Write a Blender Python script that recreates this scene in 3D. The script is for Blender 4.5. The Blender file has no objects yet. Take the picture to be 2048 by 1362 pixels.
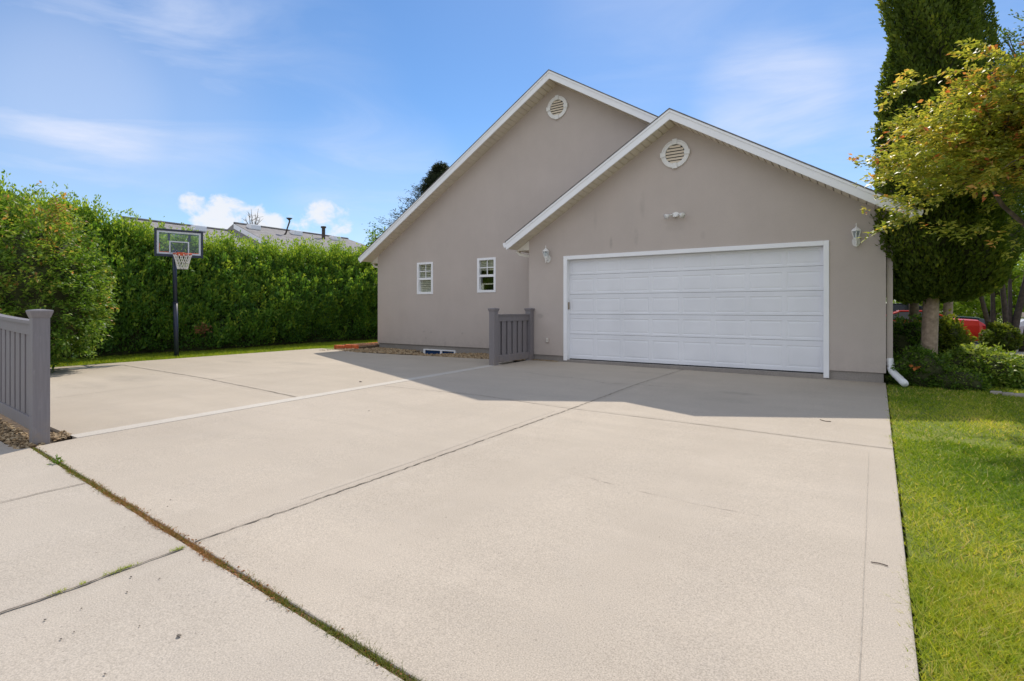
import bpy, bmesh, math, random
import numpy as np
from mathutils import Vector, Matrix
random.seed(7)
rng = np.random.default_rng(11)
S = bpy.context.scene
COL = S.collection
R = math.radians

# ------------------------------------------------------------------ camera
EYE = 1.17
YAW = 32.812
FPX = 1060.0
cam_d = bpy.data.cameras.new('camera')
cam = bpy.data.objects.new('camera', cam_d)
COL.objects.link(cam)
cam.location = (0, 0, EYE)
cam.rotation_euler = (R(90), 0, R(YAW))
cam_d.sensor_width = 36
cam_d.lens = 36 * FPX / 2048
cam_d.shift_y = -64 / 2048
cam_d.clip_end = 2000
S.camera = cam

# ------------------------------------------------------------------ light
SUN_TO = Vector((-0.290, 0.800, 1.0)).normalized()
sun_d = bpy.data.lights.new('sun', 'SUN')
sun_d.energy = 2.7
sun_d.angle = R(0.5)
sun_d.color = (1.0, 0.92, 0.80)
sun = bpy.data.objects.new('sun', sun_d)
COL.objects.link(sun)
sun.rotation_euler = SUN_TO.to_track_quat('Z', 'Y').to_euler()
S.view_settings.view_transform = 'Standard'
S.view_settings.look = 'None'
S.view_settings.gamma = 1
S.view_settings.use_curve_mapping = False
S.view_settings.exposure = 0.54

RX = Vector((math.cos(R(YAW)), math.sin(R(YAW)), 0))     # camera right
FW = Vector((-math.sin(R(YAW)), math.cos(R(YAW)), 0))    # camera forward


def ray(px, py):
    return RX * ((px - 1024) / FPX) + FW + Vector((0, 0, -(py - 617) / FPX))


def on_y(px, py, y):                 # point of a wall plane Y = y
    d = ray(px, py)
    d = d * (y / d.y)
    return Vector((d.x, d.y, d.z + EYE))


def at(px, py, t):                   # point at depth t
    d = ray(px, py) * t
    return Vector((d.x, d.y, d.z + EYE))


FOLD = -6.28
def gz(x):
    return 0.0 if x < FOLD else -0.0055 * (min(x, 9.0) - FOLD)


def on_g(px, py):                    # point of the ground
    d = ray(px, py)
    z = 0.0
    for _ in range(12):
        t = (z - EYE) / d.z
        z = gz(d.x * t)
    p = d * ((z - EYE) / d.z)
    return Vector((p.x, p.y, z))


# ------------------------------------------------------------------ world
W = bpy.data.worlds.new('World')
S.world = W
W.use_nodes = True
nt = W.node_tree
nt.nodes.clear()


def N(nt, kind, **kw):
    n = nt.nodes.new(kind)
    for k, v in kw.items():
        if k == 'inp':
            for i, x in v.items():
                n.inputs[i].default_value = x
        else:
            setattr(n, k, v)
    return n


def L(nt, a, b):
    nt.links.new(a, b)


def math_n(nt, op, a, b=None, clamp=False):
    n = N(nt, 'ShaderNodeMath', operation=op, use_clamp=clamp)
    for i, v in enumerate((a, b)):
        if v is None:
            continue
        if isinstance(v, (int, float)):
            n.inputs[i].default_value = v
        else:
            L(nt, v, n.inputs[i])
    return n.outputs[0]


def mix_c(nt, fac, a, b, mode='MIX'):
    n = N(nt, 'ShaderNodeMix', data_type='RGBA', blend_type=mode)
    for s, v in ((0, fac), (6, a), (7, b)):
        if isinstance(v, (int, float)):
            n.inputs[s].default_value = v
        elif isinstance(v, tuple):
            n.inputs[s].default_value = v if len(v) == 4 else (*v, 1)
        else:
            L(nt, v, n.inputs[s])
    return n.outputs[2]


def rng_n(nt, v, a, b, c=0.0, d=1.0, smooth=False):
    n = N(nt, 'ShaderNodeMapRange', interpolation_type='SMOOTHSTEP' if smooth else 'LINEAR')
    L(nt, v, n.inputs[0])
    for i, x in enumerate((a, b, c, d)):
        n.inputs[i + 1].default_value = x
    return n.outputs[0]


sky = N(nt, 'ShaderNodeTexSky', sky_type='NISHITA', sun_disc=False)
sky.sun_elevation = math.asin(SUN_TO.z)
sky.sun_rotation = math.atan2(SUN_TO.x, SUN_TO.y)
sky.altitude = 1300
sky.air_density = 1.0
sky.dust_density = 0.35
sky.ozone_density = 2.0
tc = N(nt, 'ShaderNodeTexCoord')
gen = tc.outputs['Generated']
hs = N(nt, 'ShaderNodeHueSaturation', inp={0: 0.5, 1: 1.20, 2: 1.04})
L(nt, sky.outputs[0], hs.inputs['Color'])


def blob(px, py, half, soft):       # a soft mask round one direction of the sky (degrees)
    d = ray(px, py).normalized()
    v = N(nt, 'ShaderNodeVectorMath', operation='DOT_PRODUCT')
    nrm = N(nt, 'ShaderNodeVectorMath', operation='NORMALIZE')
    L(nt, gen, nrm.inputs[0])
    L(nt, nrm.outputs[0], v.inputs[0])
    v.inputs[1].default_value = d
    return rng_n(nt, v.outputs['Value'], math.cos(R(half + soft)), math.cos(R(max(half - soft, 0))), smooth=True)


def noise_w(scale, zs, detail, rough, off=0.0, dist=0.0):
    m = N(nt, 'ShaderNodeMapping')
    m.inputs['Scale'].default_value = (1, 1, zs)
    m.inputs['Location'].default_value = (off, off * .7, off * .3)
    L(nt, gen, m.inputs[0])
    n = N(nt, 'ShaderNodeTexNoise', inp={'Scale': scale, 'Detail': detail, 'Roughness': rough, 'Distortion': dist})
    L(nt, m.outputs[0], n.inputs['Vector'])
    return n.outputs['Fac']


# thin high cloud in veils
veil = rng_n(nt, noise_w(2.6, 4.0, 7, 0.58, 3.1, 0.8), 0.42, 0.76, 0, 1)
mask = None
for px, py, h, s, k in ((90, 120, 7, 10, 0.38), (150, 200, 2.5, 5, .6), (1530, 205, 2, 5.5, .62), (560, 180, 4, 9, .22),
                        (1330, 60, 5, 8, .25), (1650, 330, 5, 8, .25), (20, 30, 8, 14, .35), (1900, 120, 6, 10, .3), (760, 400, 4, 7, .5)):
    b = math_n(nt, 'MULTIPLY', blob(px, py, h, s), k)
    mask = b if mask is None else math_n(nt, 'ADD', mask, b)
veil = math_n(nt, 'MULTIPLY', math_n(nt, 'ADD', math_n(nt, 'MULTIPLY', veil, 0.72), 0.28), mask, True)
# heaped clouds low over the neighbour's roof
cn = noise_w(24.0, 1.5, 8, 0.60, 9.4, 0.25)
cum = None
for px, py, h, s in ((460, 425, .5, 2.6), (430, 440, .6, 2.2), (505, 444, .6, 2.4), (550, 452, .2, 1.8), (645, 444, .5, 2.4), (690, 438, .1, 1.8), (600, 456, .4, 2.0),
                     (385, 405, .0, 1.8)):
    b = blob(px, py, h, s)
    cum = b if cum is None else math_n(nt, 'MAXIMUM', cum, b)
cum_in = rng_n(nt, cum, 0.02, 0.30)
cum = rng_n(nt, math_n(nt, 'ADD', cum, math_n(nt, 'MULTIPLY', math_n(nt, 'SUBTRACT', cn, 0.5), 2.6)), 0.50, 1.15, 0, 0.92, True)
cum = math_n(nt, 'MULTIPLY', cum, cum_in)
# bright cloud added unseen behind the photographer to light the shaded walls
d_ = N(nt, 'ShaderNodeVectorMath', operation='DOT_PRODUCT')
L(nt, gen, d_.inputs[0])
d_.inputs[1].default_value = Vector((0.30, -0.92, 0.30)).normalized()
fill_cloud = rng_n(nt, d_.outputs['Value'], -0.05, 0.50, 0, 1, True)
fill_cloud = math_n(nt, 'MULTIPLY', fill_cloud, rng_n(nt, noise_w(3.2, 2.0, 6, 0.55, 5.0), 0.30, 0.58, 0.35, 1.0, True))
sep = N(nt, 'ShaderNodeSeparateXYZ')
L(nt, gen, sep.inputs[0])
low = rng_n(nt, sep.outputs['Z'], 0.0, 0.34, 0.36, 0.0)
c1 = mix_c(nt, low, hs.outputs[0], (3.6, 4.8, 6.5))
c2 = mix_c(nt, veil, c1, (5.2, 5.7, 7.0))
c3 = mix_c(nt, cum, c2, (6.2, 6.3, 6.6))
c3 = mix_c(nt, fill_cloud, c3, (6.7, 6.9, 7.4))
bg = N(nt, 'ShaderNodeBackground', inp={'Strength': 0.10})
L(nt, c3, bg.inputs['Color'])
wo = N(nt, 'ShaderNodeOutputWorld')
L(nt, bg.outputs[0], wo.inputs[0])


# ------------------------------------------------------------------ materials
def new_mat(name):
    m = bpy.data.materials.new(name)
    m.use_nodes = True
    t = m.node_tree
    return m, t, t.nodes['Principled BSDF'], t.nodes['Material Output']


def rgb(c):
    return (*c, 1)


def noise(t, scale, detail=5, rough=0.55, vec=None, stretch=None, dist=0.0):
    if vec is None:
        vec = N(t, 'ShaderNodeNewGeometry').outputs['Position']
    if stretch:
        mp = N(t, 'ShaderNodeMapping')
        mp.inputs['Scale'].default_value = stretch
        L(t, vec, mp.inputs[0])
        vec = mp.outputs[0]
    n = N(t, 'ShaderNodeTexNoise', inp={'Scale': scale, 'Detail': detail, 'Roughness': rough, 'Distortion': dist})
    L(t, vec, n.inputs['Vector'])
    return n.outputs['Fac']


def bump(t, b, h, strength, dist=0.01):
    n = N(t, 'ShaderNodeBump', inp={'Strength': strength, 'Distance': dist})
    L(t, h, n.inputs['Height'])
    L(t, n.outputs[0], b.inputs['Normal'])
    return n


def simple(name, c, rough=0.5, var=0.12, scale=4.0, metal=0.0, bmp=0.0, bscale=60):
    m, t, b, o = new_mat(name)
    f = rng_n(t, noise(t, scale), 0.3, 0.7)
    lo = tuple(x * (1 - var) for x in c)
    hi = tuple(min(1, x * (1 + var)) for x in c)
    L(t, mix_c(t, f, lo, hi), b.inputs['Base Color'])
    b.inputs['Roughness'].default_value = rough
    b.inputs['Metallic'].default_value = metal
    if bmp:
        bump(t, b, noise(t, bscale, 4), bmp)
    return m


def spots(t, pos, lst, axes=('X', 'Y')):
    """dirt patches with a place of their own: (a, b, ra, rb, strength)"""
    s = N(t, 'ShaderNodeSeparateXYZ')
    L(t, pos, s.inputs[0])
    out = None
    for a, b_, ra, rb, k in lst:
        u = math_n(t, 'DIVIDE', math_n(t, 'SUBTRACT', s.outputs[axes[0]], a), ra)
        v = math_n(t, 'DIVIDE', math_n(t, 'SUBTRACT', s.outputs[axes[1]], b_), rb)
        r2 = math_n(t, 'ADD', math_n(t, 'MULTIPLY', u, u), math_n(t, 'MULTIPLY', v, v))
        f = math_n(t, 'MULTIPLY', rng_n(t, r2, 0.0, 1.0, 1.0, 0.0, True), k)
        out = f if out is None else math_n(t, 'MAXIMUM', out, f)
    return out


GY, MY = 10.462, 11.36               # garage wall plane, main wall plane
OH = 0.40                            # rake overhang


def stucco():
    m, t, b, o = new_mat('stucco')
    pos = N(t, 'ShaderNodeNewGeometry').outputs['Position']
    big = rng_n(t, noise(t, 0.55, 6, 0.6, pos), 0.3, 0.7)
    streak = rng_n(t, noise(t, 1.0, 5, 0.6, pos, (2.2, 2.2, 0.35)), 0.35, 0.7)
    c = mix_c(t, big, (0.49, 0.425, 0.385), (0.55, 0.48, 0.44))
    c = mix_c(t, math_n(t, 'MULTIPLY', streak, 0.22), c, (0.40, 0.36, 0.33))
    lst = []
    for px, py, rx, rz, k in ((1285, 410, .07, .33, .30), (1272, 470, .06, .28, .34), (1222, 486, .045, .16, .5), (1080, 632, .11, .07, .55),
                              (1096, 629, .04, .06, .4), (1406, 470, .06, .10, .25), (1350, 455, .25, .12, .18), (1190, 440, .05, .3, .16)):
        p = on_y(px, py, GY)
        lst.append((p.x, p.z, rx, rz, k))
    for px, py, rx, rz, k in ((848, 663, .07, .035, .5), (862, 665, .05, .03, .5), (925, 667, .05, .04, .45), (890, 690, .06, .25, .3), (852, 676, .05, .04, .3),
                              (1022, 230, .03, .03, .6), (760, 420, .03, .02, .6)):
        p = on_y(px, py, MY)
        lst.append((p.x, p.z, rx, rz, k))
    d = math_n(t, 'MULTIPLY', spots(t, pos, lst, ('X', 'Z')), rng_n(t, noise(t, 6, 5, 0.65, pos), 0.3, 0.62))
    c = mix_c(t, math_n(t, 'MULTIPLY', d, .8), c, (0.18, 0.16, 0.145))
    sz = N(t, 'ShaderNodeSeparateXYZ')
    L(t, pos, sz.inputs[0])
    base = math_n(t, 'MULTIPLY', rng_n(t, math_n(t, 'ADD', sz.outputs['Z'], math_n(t, 'MULTIPLY', noise(t, 3, 5, .65, pos), .5)), .25, .75, .32, 0.0), rng_n(t, noise(t, 12, 4, .6, pos), .35, .65))
    c = mix_c(t, base, c, (0.24, 0.21, 0.185))
    mot = rng_n(t, noise(t, 2.4, 6, 0.65, pos), 0.35, 0.7)
    c = mix_c(t, math_n(t, 'MULTIPLY', mot, 0.26), c, (0.58, 0.51, 0.46))
    fine = noise(t, 90, 4, 0.6, pos)
    c = mix_c(t, math_n(t, 'MULTIPLY', rng_n(t, fine, .4, .7), 0.10), c, (0.30, 0.26, 0.23))
    L(t, c, b.inputs['Base Color'])
    b.inputs['Roughness'].default_value = 0.92
    bump(t, b, noise(t, 110, 5, 0.65, pos), 0.5, 0.005)
    return m


def concrete(name, c1, c2, patches=(), lines=()):
    m, t, b, o = new_mat(name)
    pos = N(t, 'ShaderNodeNewGeometry').outputs['Position']
    big = rng_n(t, noise(t, 0.45, 7, 0.62, pos, (1, 1, 1)), 0.32, 0.68)
    c = mix_c(t, big, c1, c2)
    drift = rng_n(t, noise(t, 1.1, 6, 0.6, pos, (0.5, 2.2, 1), 0.4), 0.42, 0.72)
    c = mix_c(t, math_n(t, 'MULTIPLY', drift, 0.5), c, tuple(x * 0.78 for x in c1))
    broom = rng_n(t, noise(t, 6.0, 5, 0.7, pos, (0.7, 14, 1)), 0.4, 0.75)
    c = mix_c(t, math_n(t, 'MULTIPLY', broom, 0.13), c, tuple(x * 0.70 for x in c1))
    wheel = rng_n(t, noise(t, 1.0, 6, 0.65, pos, (1.9, 0.28, 1), 0.3), 0.46, 0.74)
    c = mix_c(t, math_n(t, 'MULTIPLY', wheel, 0.30), c, (0.27, 0.225, 0.185))
    blot = rng_n(t, noise(t, 1.7, 7, 0.72, pos, (1, 1, 1), 1.2), 0.50, 0.66)
    c = mix_c(t, math_n(t, 'MULTIPLY', blot, 0.22), c, (0.33, 0.305, 0.29))
    worn = rng_n(t, noise(t, 2.6, 6, 0.7, pos), 0.58, 0.72)
    c = mix_c(t, math_n(t, 'MULTIPLY', worn, 0.30), c, (0.64, 0.58, 0.52))
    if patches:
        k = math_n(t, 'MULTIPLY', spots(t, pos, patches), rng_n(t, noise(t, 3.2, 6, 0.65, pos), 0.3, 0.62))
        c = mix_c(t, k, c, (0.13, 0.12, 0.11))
    if lines:
        s2 = N(t, 'ShaderNodeSeparateXYZ')
        L(t, pos, s2.inputs[0])
        wob = math_n(t, 'MULTIPLY', math_n(t, 'SUBTRACT', noise(t, 2.5, 4, .6, pos), 0.5), 0.16)
        for i, (p, q) in enumerate(lines):
            d = (q - p).normalized()
            nx_, ny_ = -d.y, d.x
            dist = math_n(t, 'SUBTRACT', math_n(t, 'ADD', math_n(t, 'MULTIPLY', s2.outputs['X'], nx_), math_n(t, 'MULTIPLY', s2.outputs['Y'], ny_)), nx_ * p.x + ny_ * p.y)
            side = rng_n(t, dist, -.004, .004, 0.0, (0.10, 0.14, 0.08)[i % 3])       # each pour has its own tone
            c = mix_c(t, side, c, (0.34, 0.31, 0.275))
            ad = math_n(t, 'ABSOLUTE', dist)
            band = rng_n(t, ad, .115, .128, .30, 0.0)                                 # tooled margin, smoother and paler
            c = mix_c(t, math_n(t, 'MULTIPLY', band, rng_n(t, noise(t, 1.3, 4, .6, pos), .35, .6)), c, (0.56, 0.51, 0.455))
            dirt = rng_n(t, math_n(t, 'ADD', ad, wob), 0.0, .10, .42, 0.0, True)      # grime gathered along the joint
            c = mix_c(t, dirt, c, (0.24, 0.205, 0.165))
    sp = rng_n(t, noise(t, 170, 3, 0.7, pos), 0.30, 0.66)
    c = mix_c(t, 0.55, c, mix_c(t, sp, tuple(x * 0.62 for x in c1), tuple(min(1, x * 1.3) for x in c2)))
    pit = rng_n(t, noise(t, 60, 2, 0.5, pos), 0.24, 0.32, 0.5, 0.0)
    c = mix_c(t, pit, c, (0.17, 0.15, 0.13))
    c = mix_c(t, 1.0, c, (0.985, 0.975, 0.945), 'MULTIPLY')
    L(t, c, b.inputs['Base Color'])
    b.inputs['Roughness'].default_value = 0.9
    h = math_n(t, 'ADD', noise(t, 150, 4, 0.6, pos), math_n(t, 'MULTIPLY', noise(t, 3, 4, 0.5, pos), 0.6))
    bump(t, b, h, 0.35, 0.004)
    return m


def leaf_mat(name, stops, trans=0.35, rough=0.5, spec=0.3):
    m, t, b, o = new_mat(name)
    a = N(t, 'ShaderNodeAttribute', attribute_name='tint')
    r = N(t, 'ShaderNodeValToRGB')
    e = r.color_ramp.elements
    while len(e) < len(stops):
        e.new(0.5)
    for el, (p, c) in zip(e, stops):
        el.position = p
        el.color = rgb(c)
    L(t, a.outputs['Fac'], r.inputs[0])
    L(t, r.outputs[0], b.inputs['Base Color'])
    b.inputs['Roughness'].default_value = rough
    b.inputs['Specular IOR Level'].default_value = spec
    tr = N(t, 'ShaderNodeBsdfTranslucent')
    L(t, mix_c(t, 1.0, r.outputs[0], (1.5, 1.45, 0.7), 'MULTIPLY'), tr.inputs[0])
    ms = N(t, 'ShaderNodeMixShader', inp={0: trans})
    L(t, b.outputs[0], ms.inputs[1])
    L(t, tr.outputs[0], ms.inputs[2])
    L(t, ms.outputs[0], o.inputs[0])
    return m


M = {}
M['stucco'] = stucco()
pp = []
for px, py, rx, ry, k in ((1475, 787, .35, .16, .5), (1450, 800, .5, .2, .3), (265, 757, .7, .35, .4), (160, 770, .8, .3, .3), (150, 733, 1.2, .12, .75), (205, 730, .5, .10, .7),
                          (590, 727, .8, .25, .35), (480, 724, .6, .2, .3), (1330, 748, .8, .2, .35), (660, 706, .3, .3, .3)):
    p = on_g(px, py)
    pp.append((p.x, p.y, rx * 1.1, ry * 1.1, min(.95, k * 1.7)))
drive_lines = [(on_g(388, 1085), on_g(1150, 815)), (on_g(960, 791), on_g(1740, 893))]
M['concrete'] = concrete('drive_concrete', (0.375, 0.325, 0.27), (0.555, 0.485, 0.41), pp, drive_lines)
M['court'] = concrete('court_concrete', (0.365, 0.315, 0.255), (0.545, 0.475, 0.395), pp, [(on_g(250, 731), on_g(592, 794))])
M['concrete2'] = concrete('pavement_concrete', (0.375, 0.33, 0.28), (0.53, 0.47, 0.405), (), [(on_g(0, 1227), on_g(365, 1095))])
M['pale_concrete'] = concrete('pale_concrete', (0.50, 0.46, 0.415), (0.60, 0.56, 0.51))
M['foundation'] = concrete('foundation_concrete', (0.20, 0.185, 0.18), (0.34, 0.31, 0.29))
M['joint'] = simple('joint_grit', (0.19, 0.16, 0.13), 0.95, 0.5, 40, bmp=0.6, bscale=200)
M['score'] = simple('score_dirt', (0.385, 0.34, 0.285), 0.95, 0.25, 30)
M['soil'] = simple('soil', (0.12, 0.085, 0.055), 0.95, 0.4, 20, bmp=0.8, bscale=90)
M['white'] = simple('white_paint', (0.87, 0.875, 0.90), 0.45, 0.03, 2)
M['door'] = simple('door_white', (0.79, 0.80, 0.84), 0.42, 0.05, 1.2)
M['door_edge'] = simple('door_gap_dirt', (0.20, 0.19, 0.18), 0.8, 0.2, 6)
M['soffit'] = simple('cream_vinyl', (0.70, 0.63, 0.52), 0.5, 0.05, 3)
M['cream'] = simple('cream_metal', (0.74, 0.71, 0.64), 0.45, 0.05, 5)
M['dark'] = simple('dark_void', (0.02, 0.02, 0.022), 0.6, 0.2, 5)
M['shingle'] = simple('grey_shingle', (0.17, 0.16, 0.155), 0.95, 0.35, 7, bmp=0.6, bscale=40)
M['far_shingle'] = simple('far_shingle', (0.27, 0.255, 0.25), 0.95, 0.2, 3, bmp=0.5, bscale=25)
M['far_wall'] = simple('far_wall', (0.5, 0.46, 0.40), 0.9)
M['metal'] = simple('galvanised', (0.62, 0.62, 0.62), 0.4, 0.1, 20, metal=0.5)
M['lamp_white'] = simple('lamp_white', (0.78, 0.77, 0.75), 0.4, 0.04, 20)
M['brass'] = simple('worn_bronze', (0.28, 0.23, 0.17), 0.5, 0.15, 30)
M['navy'] = simple('navy_plastic', (0.018, 0.026, 0.055), 0.4, 0.2, 6)
M['line'] = simple('board_line', (0.62, 0.65, 0.72), 0.5, 0.05, 10)
M['orange'] = simple('orange_rim', (0.62, 0.10, 0.03), 0.45, 0.1, 12)
M['net'] = simple('net_cord', (0.80, 0.77, 0.72), 0.9, 0.08, 30)
M['redwood'] = simple('red_timber', (0.58, 0.13, 0.04), 0.8, 0.3, 9, bmp=0.4)
M['bark'] = simple('bark', (0.15, 0.115, 0.09), 0.95, 0.4, 12, bmp=1.0, bscale=35)
M['pale_bark'] = simple('pale_bark', (0.36, 0.27, 0.205), 0.95, 0.35, 14, bmp=1.0, bscale=40)
M['dark_bark'] = simple('dark_bark', (0.075, 0.058, 0.048), 0.95, 0.4, 12, bmp=1.0, bscale=35)
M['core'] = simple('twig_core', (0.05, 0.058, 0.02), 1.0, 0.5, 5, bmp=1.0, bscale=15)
M['asphalt'] = simple('asphalt', (0.06, 0.06, 0.062), 0.9, 0.2, 8, bmp=0.4, bscale=120)
M['red_paint'] = simple('red_car_paint', (0.75, 0.035, 0.015), 0.25, 0.05, 3)
M['black_paint'] = simple('black_car_paint', (0.015, 0.018, 0.03), 0.2, 0.1, 3)
M['silver_paint'] = simple('white_car_paint', (0.72, 0.73, 0.75), 0.25, 0.03, 3)
M['rubber'] = simple('rubber', (0.02, 0.02, 0.02), 0.8)
M['rim'] = simple('alloy', (0.6, 0.6, 0.62), 0.3, 0.05, 20, metal=0.7)
M['tail'] = simple('tail_lens', (0.5, 0.02, 0.02), 0.2)
M['blind'] = simple('blind_slat', (0.82, 0.77, 0.66), 0.6, 0.05)
M['vent_slat'] = simple('vent_slat', (0.72, 0.62, 0.49), 0.55, 0.06, 20)
M['orange_leaf'] = simple('dry_leaf', (0.45, 0.14, 0.03), 0.8, 0.2, 10)
M['curb'] = simple('edging_stone', (0.42, 0.37, 0.32), 0.9, 0.2, 6, bmp=0.4)


def composite():
    m, t, b, o = new_mat('grey_composite')
    pos = N(t, 'ShaderNodeNewGeometry').outputs['Position']
    g = rng_n(t, noise(t, 9, 5, 0.6, pos, (8, 8, 0.4)), 0.3, 0.7)
    c = mix_c(t, g, (0.18, 0.168, 0.182), (0.225, 0.208, 0.222))
    c = mix_c(t, math_n(t, 'MULTIPLY', rng_n(t, noise(t, 1.3, 4, .6, pos), .4, .7), .4), c, (0.205, 0.18, 0.175))
    sz = N(t, 'ShaderNodeSeparateXYZ')
    L(t, pos, sz.inputs[0])
    foot = math_n(t, 'MULTIPLY', rng_n(t, math_n(t, 'ADD', sz.outputs['Z'], math_n(t, 'MULTIPLY', noise(t, 7, 5, .65, pos), .35)), .18, .42, .55, 0.0), rng_n(t, noise(t, 22, 4, .6, pos), .35, .6))
    c = mix_c(t, foot, c, (0.27, 0.215, 0.165))                                       # splashed soil at the foot
    scuff = rng_n(t, noise(t, 16, 5, .7, pos, (1, 1, .35)), .60, .70)
    c = mix_c(t, math_n(t, 'MULTIPLY', scuff, .3), c, (0.32, 0.30, 0.30))
    L(t, c, b.inputs['Base Color'])
    b.inputs['Roughness'].default_value = 0.6
    bump(t, b, noise(t, 30, 4, 0.6, pos, (6, 6, 0.5)), 0.15, 0.003)
    return m


def stone_mat():
    m, t, b, o = new_mat('bed_stone')
    a = N(t, 'ShaderNodeAttribute', attribute_name='tint')
    r = N(t, 'ShaderNodeValToRGB')
    r.color_ramp.elements.new(0.5)
    for el, (p, c) in zip(r.color_ramp.elements, [(0, (0.13, 0.09, 0.05)), (0.5, (0.31, 0.21, 0.11)), (1, (0.42, 0.33, 0.21))]):
        el.position = p
        el.color = rgb(c)
    L(t, a.outputs['Fac'], r.inputs[0])
    L(t, r.outputs[0], b.inputs['Base Color'])
    b.inputs['Roughness'].default_value = 0.85
    return m


def glass(name, tint, refl=1.0):
    m, t, b, o = new_mat(name)
    t.nodes.remove(b)
    tr = N(t, 'ShaderNodeBsdfTransparent', inp={0: rgb(tint)})
    gl = N(t, 'ShaderNodeBsdfGlossy', inp={'Roughness': 0.03})
    fr = N(t, 'ShaderNodeLayerWeight', inp={0: 0.5})
    sch = math_n(t, 'ADD', 0.04, math_n(t, 'MULTIPLY', math_n(t, 'POWER', fr.outputs['Facing'], 5.0), 0.96))
    ms = N(t, 'ShaderNodeMixShader')
    L(t, math_n(t, 'MULTIPLY', sch, refl, True), ms.inputs[0])
    L(t, tr.outputs[0], ms.inputs[1])
    L(t, gl.outputs[0], ms.inputs[2])
    L(t, ms.outputs[0], o.inputs[0])
    return m


def lawn_mat():
    m, t, b, o = new_mat('lawn')
    pos = N(t, 'ShaderNodeNewGeometry').outputs['Position']
    a = rng_n(t, noise(t, 0.9, 6, 0.65, pos), 0.32, 0.68)
    f = rng_n(t, noise(t, 60, 4, 0.7, pos), 0.35, 0.65)
    c = mix_c(t, a, (0.17, 0.27, 0.018), (0.34, 0.36, 0.045))
    c = mix_c(t, f, mix_c(t, 0.6, c, (0.05, 0.07, 0.015)), c)
    dry = rng_n(t, noise(t, 1.7, 5, 0.6, pos), 0.62, 0.74)
    c = mix_c(t, math_n(t, 'MULTIPLY', dry, 0.6), c, (0.30, 0.23, 0.11))
    L(t, c, b.inputs['Base Color'])
    b.inputs['Roughness'].default_value = 0.9
    bump(t, b, noise(t, 80, 4, 0.7, pos), 1.0, 0.02)
    return m


M['composite'] = composite()
M['stone'] = stone_mat()
M['pane'] = glass('window_pane', (0.90, 0.92, 0.90), 2.4)
M['clear'] = glass('clear_plastic', (0.84, 0.93, 1.0), 0.9)
M['car_glass'] = simple('car_glass', (0.01, 0.012, 0.014), 0.05)
M['lawn'] = lawn_mat()
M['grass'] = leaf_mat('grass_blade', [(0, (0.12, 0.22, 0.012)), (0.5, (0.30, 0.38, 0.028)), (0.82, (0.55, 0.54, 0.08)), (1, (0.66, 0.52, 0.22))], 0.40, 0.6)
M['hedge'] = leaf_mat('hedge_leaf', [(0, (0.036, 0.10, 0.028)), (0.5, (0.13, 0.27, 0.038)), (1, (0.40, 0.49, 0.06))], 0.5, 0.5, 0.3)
M['shrub'] = leaf_mat('shrub_leaf', [(0, (0.05, 0.12, 0.016)), (0.5, (0.16, 0.28, 0.035)), (0.8, (0.30, 0.38, 0.08)), (1, (0.46, 0.24, 0.09))], 0.45, 0.5, 0.4)
M['cedar'] = leaf_mat('cedar_spray', [(0, (0.042, 0.080, 0.014)), (0.6, (0.125, 0.175, 0.022)), (1, (0.28, 0.30, 0.04))], 0.42, 0.6, 0.25)
M['autumn'] = leaf_mat('serviceberry_leaf', [(0, (0.13, 0.19, 0.03)), (0.42, (0.34, 0.36, 0.065)), (0.70, (0.62, 0.53, 0.13)), (0.86, (0.62, 0.32, 0.11)), (1, (0.52, 0.15, 0.07))], 0.5, 0.42, 0.5)
M['ivy'] = leaf_mat('ivy_leaf', [(0, (0.04, 0.095, 0.012)), (0.6, (0.13, 0.23, 0.025)), (1, (0.36, 0.43, 0.09))], 0.42, 0.45, 0.4)
M['far_leaf'] = leaf_mat('far_leaf', [(0, (0.13, 0.24, 0.03)), (0.6, (0.32, 0.44, 0.05)), (1, (0.52, 0.55, 0.10))], 0.42, 0.5)
M['spruce'] = leaf_mat('spruce_needle', [(0, (0.022, 0.038, 0.02)), (1, (0.07, 0.09, 0.055))], 0.2, 0.6)


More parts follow.
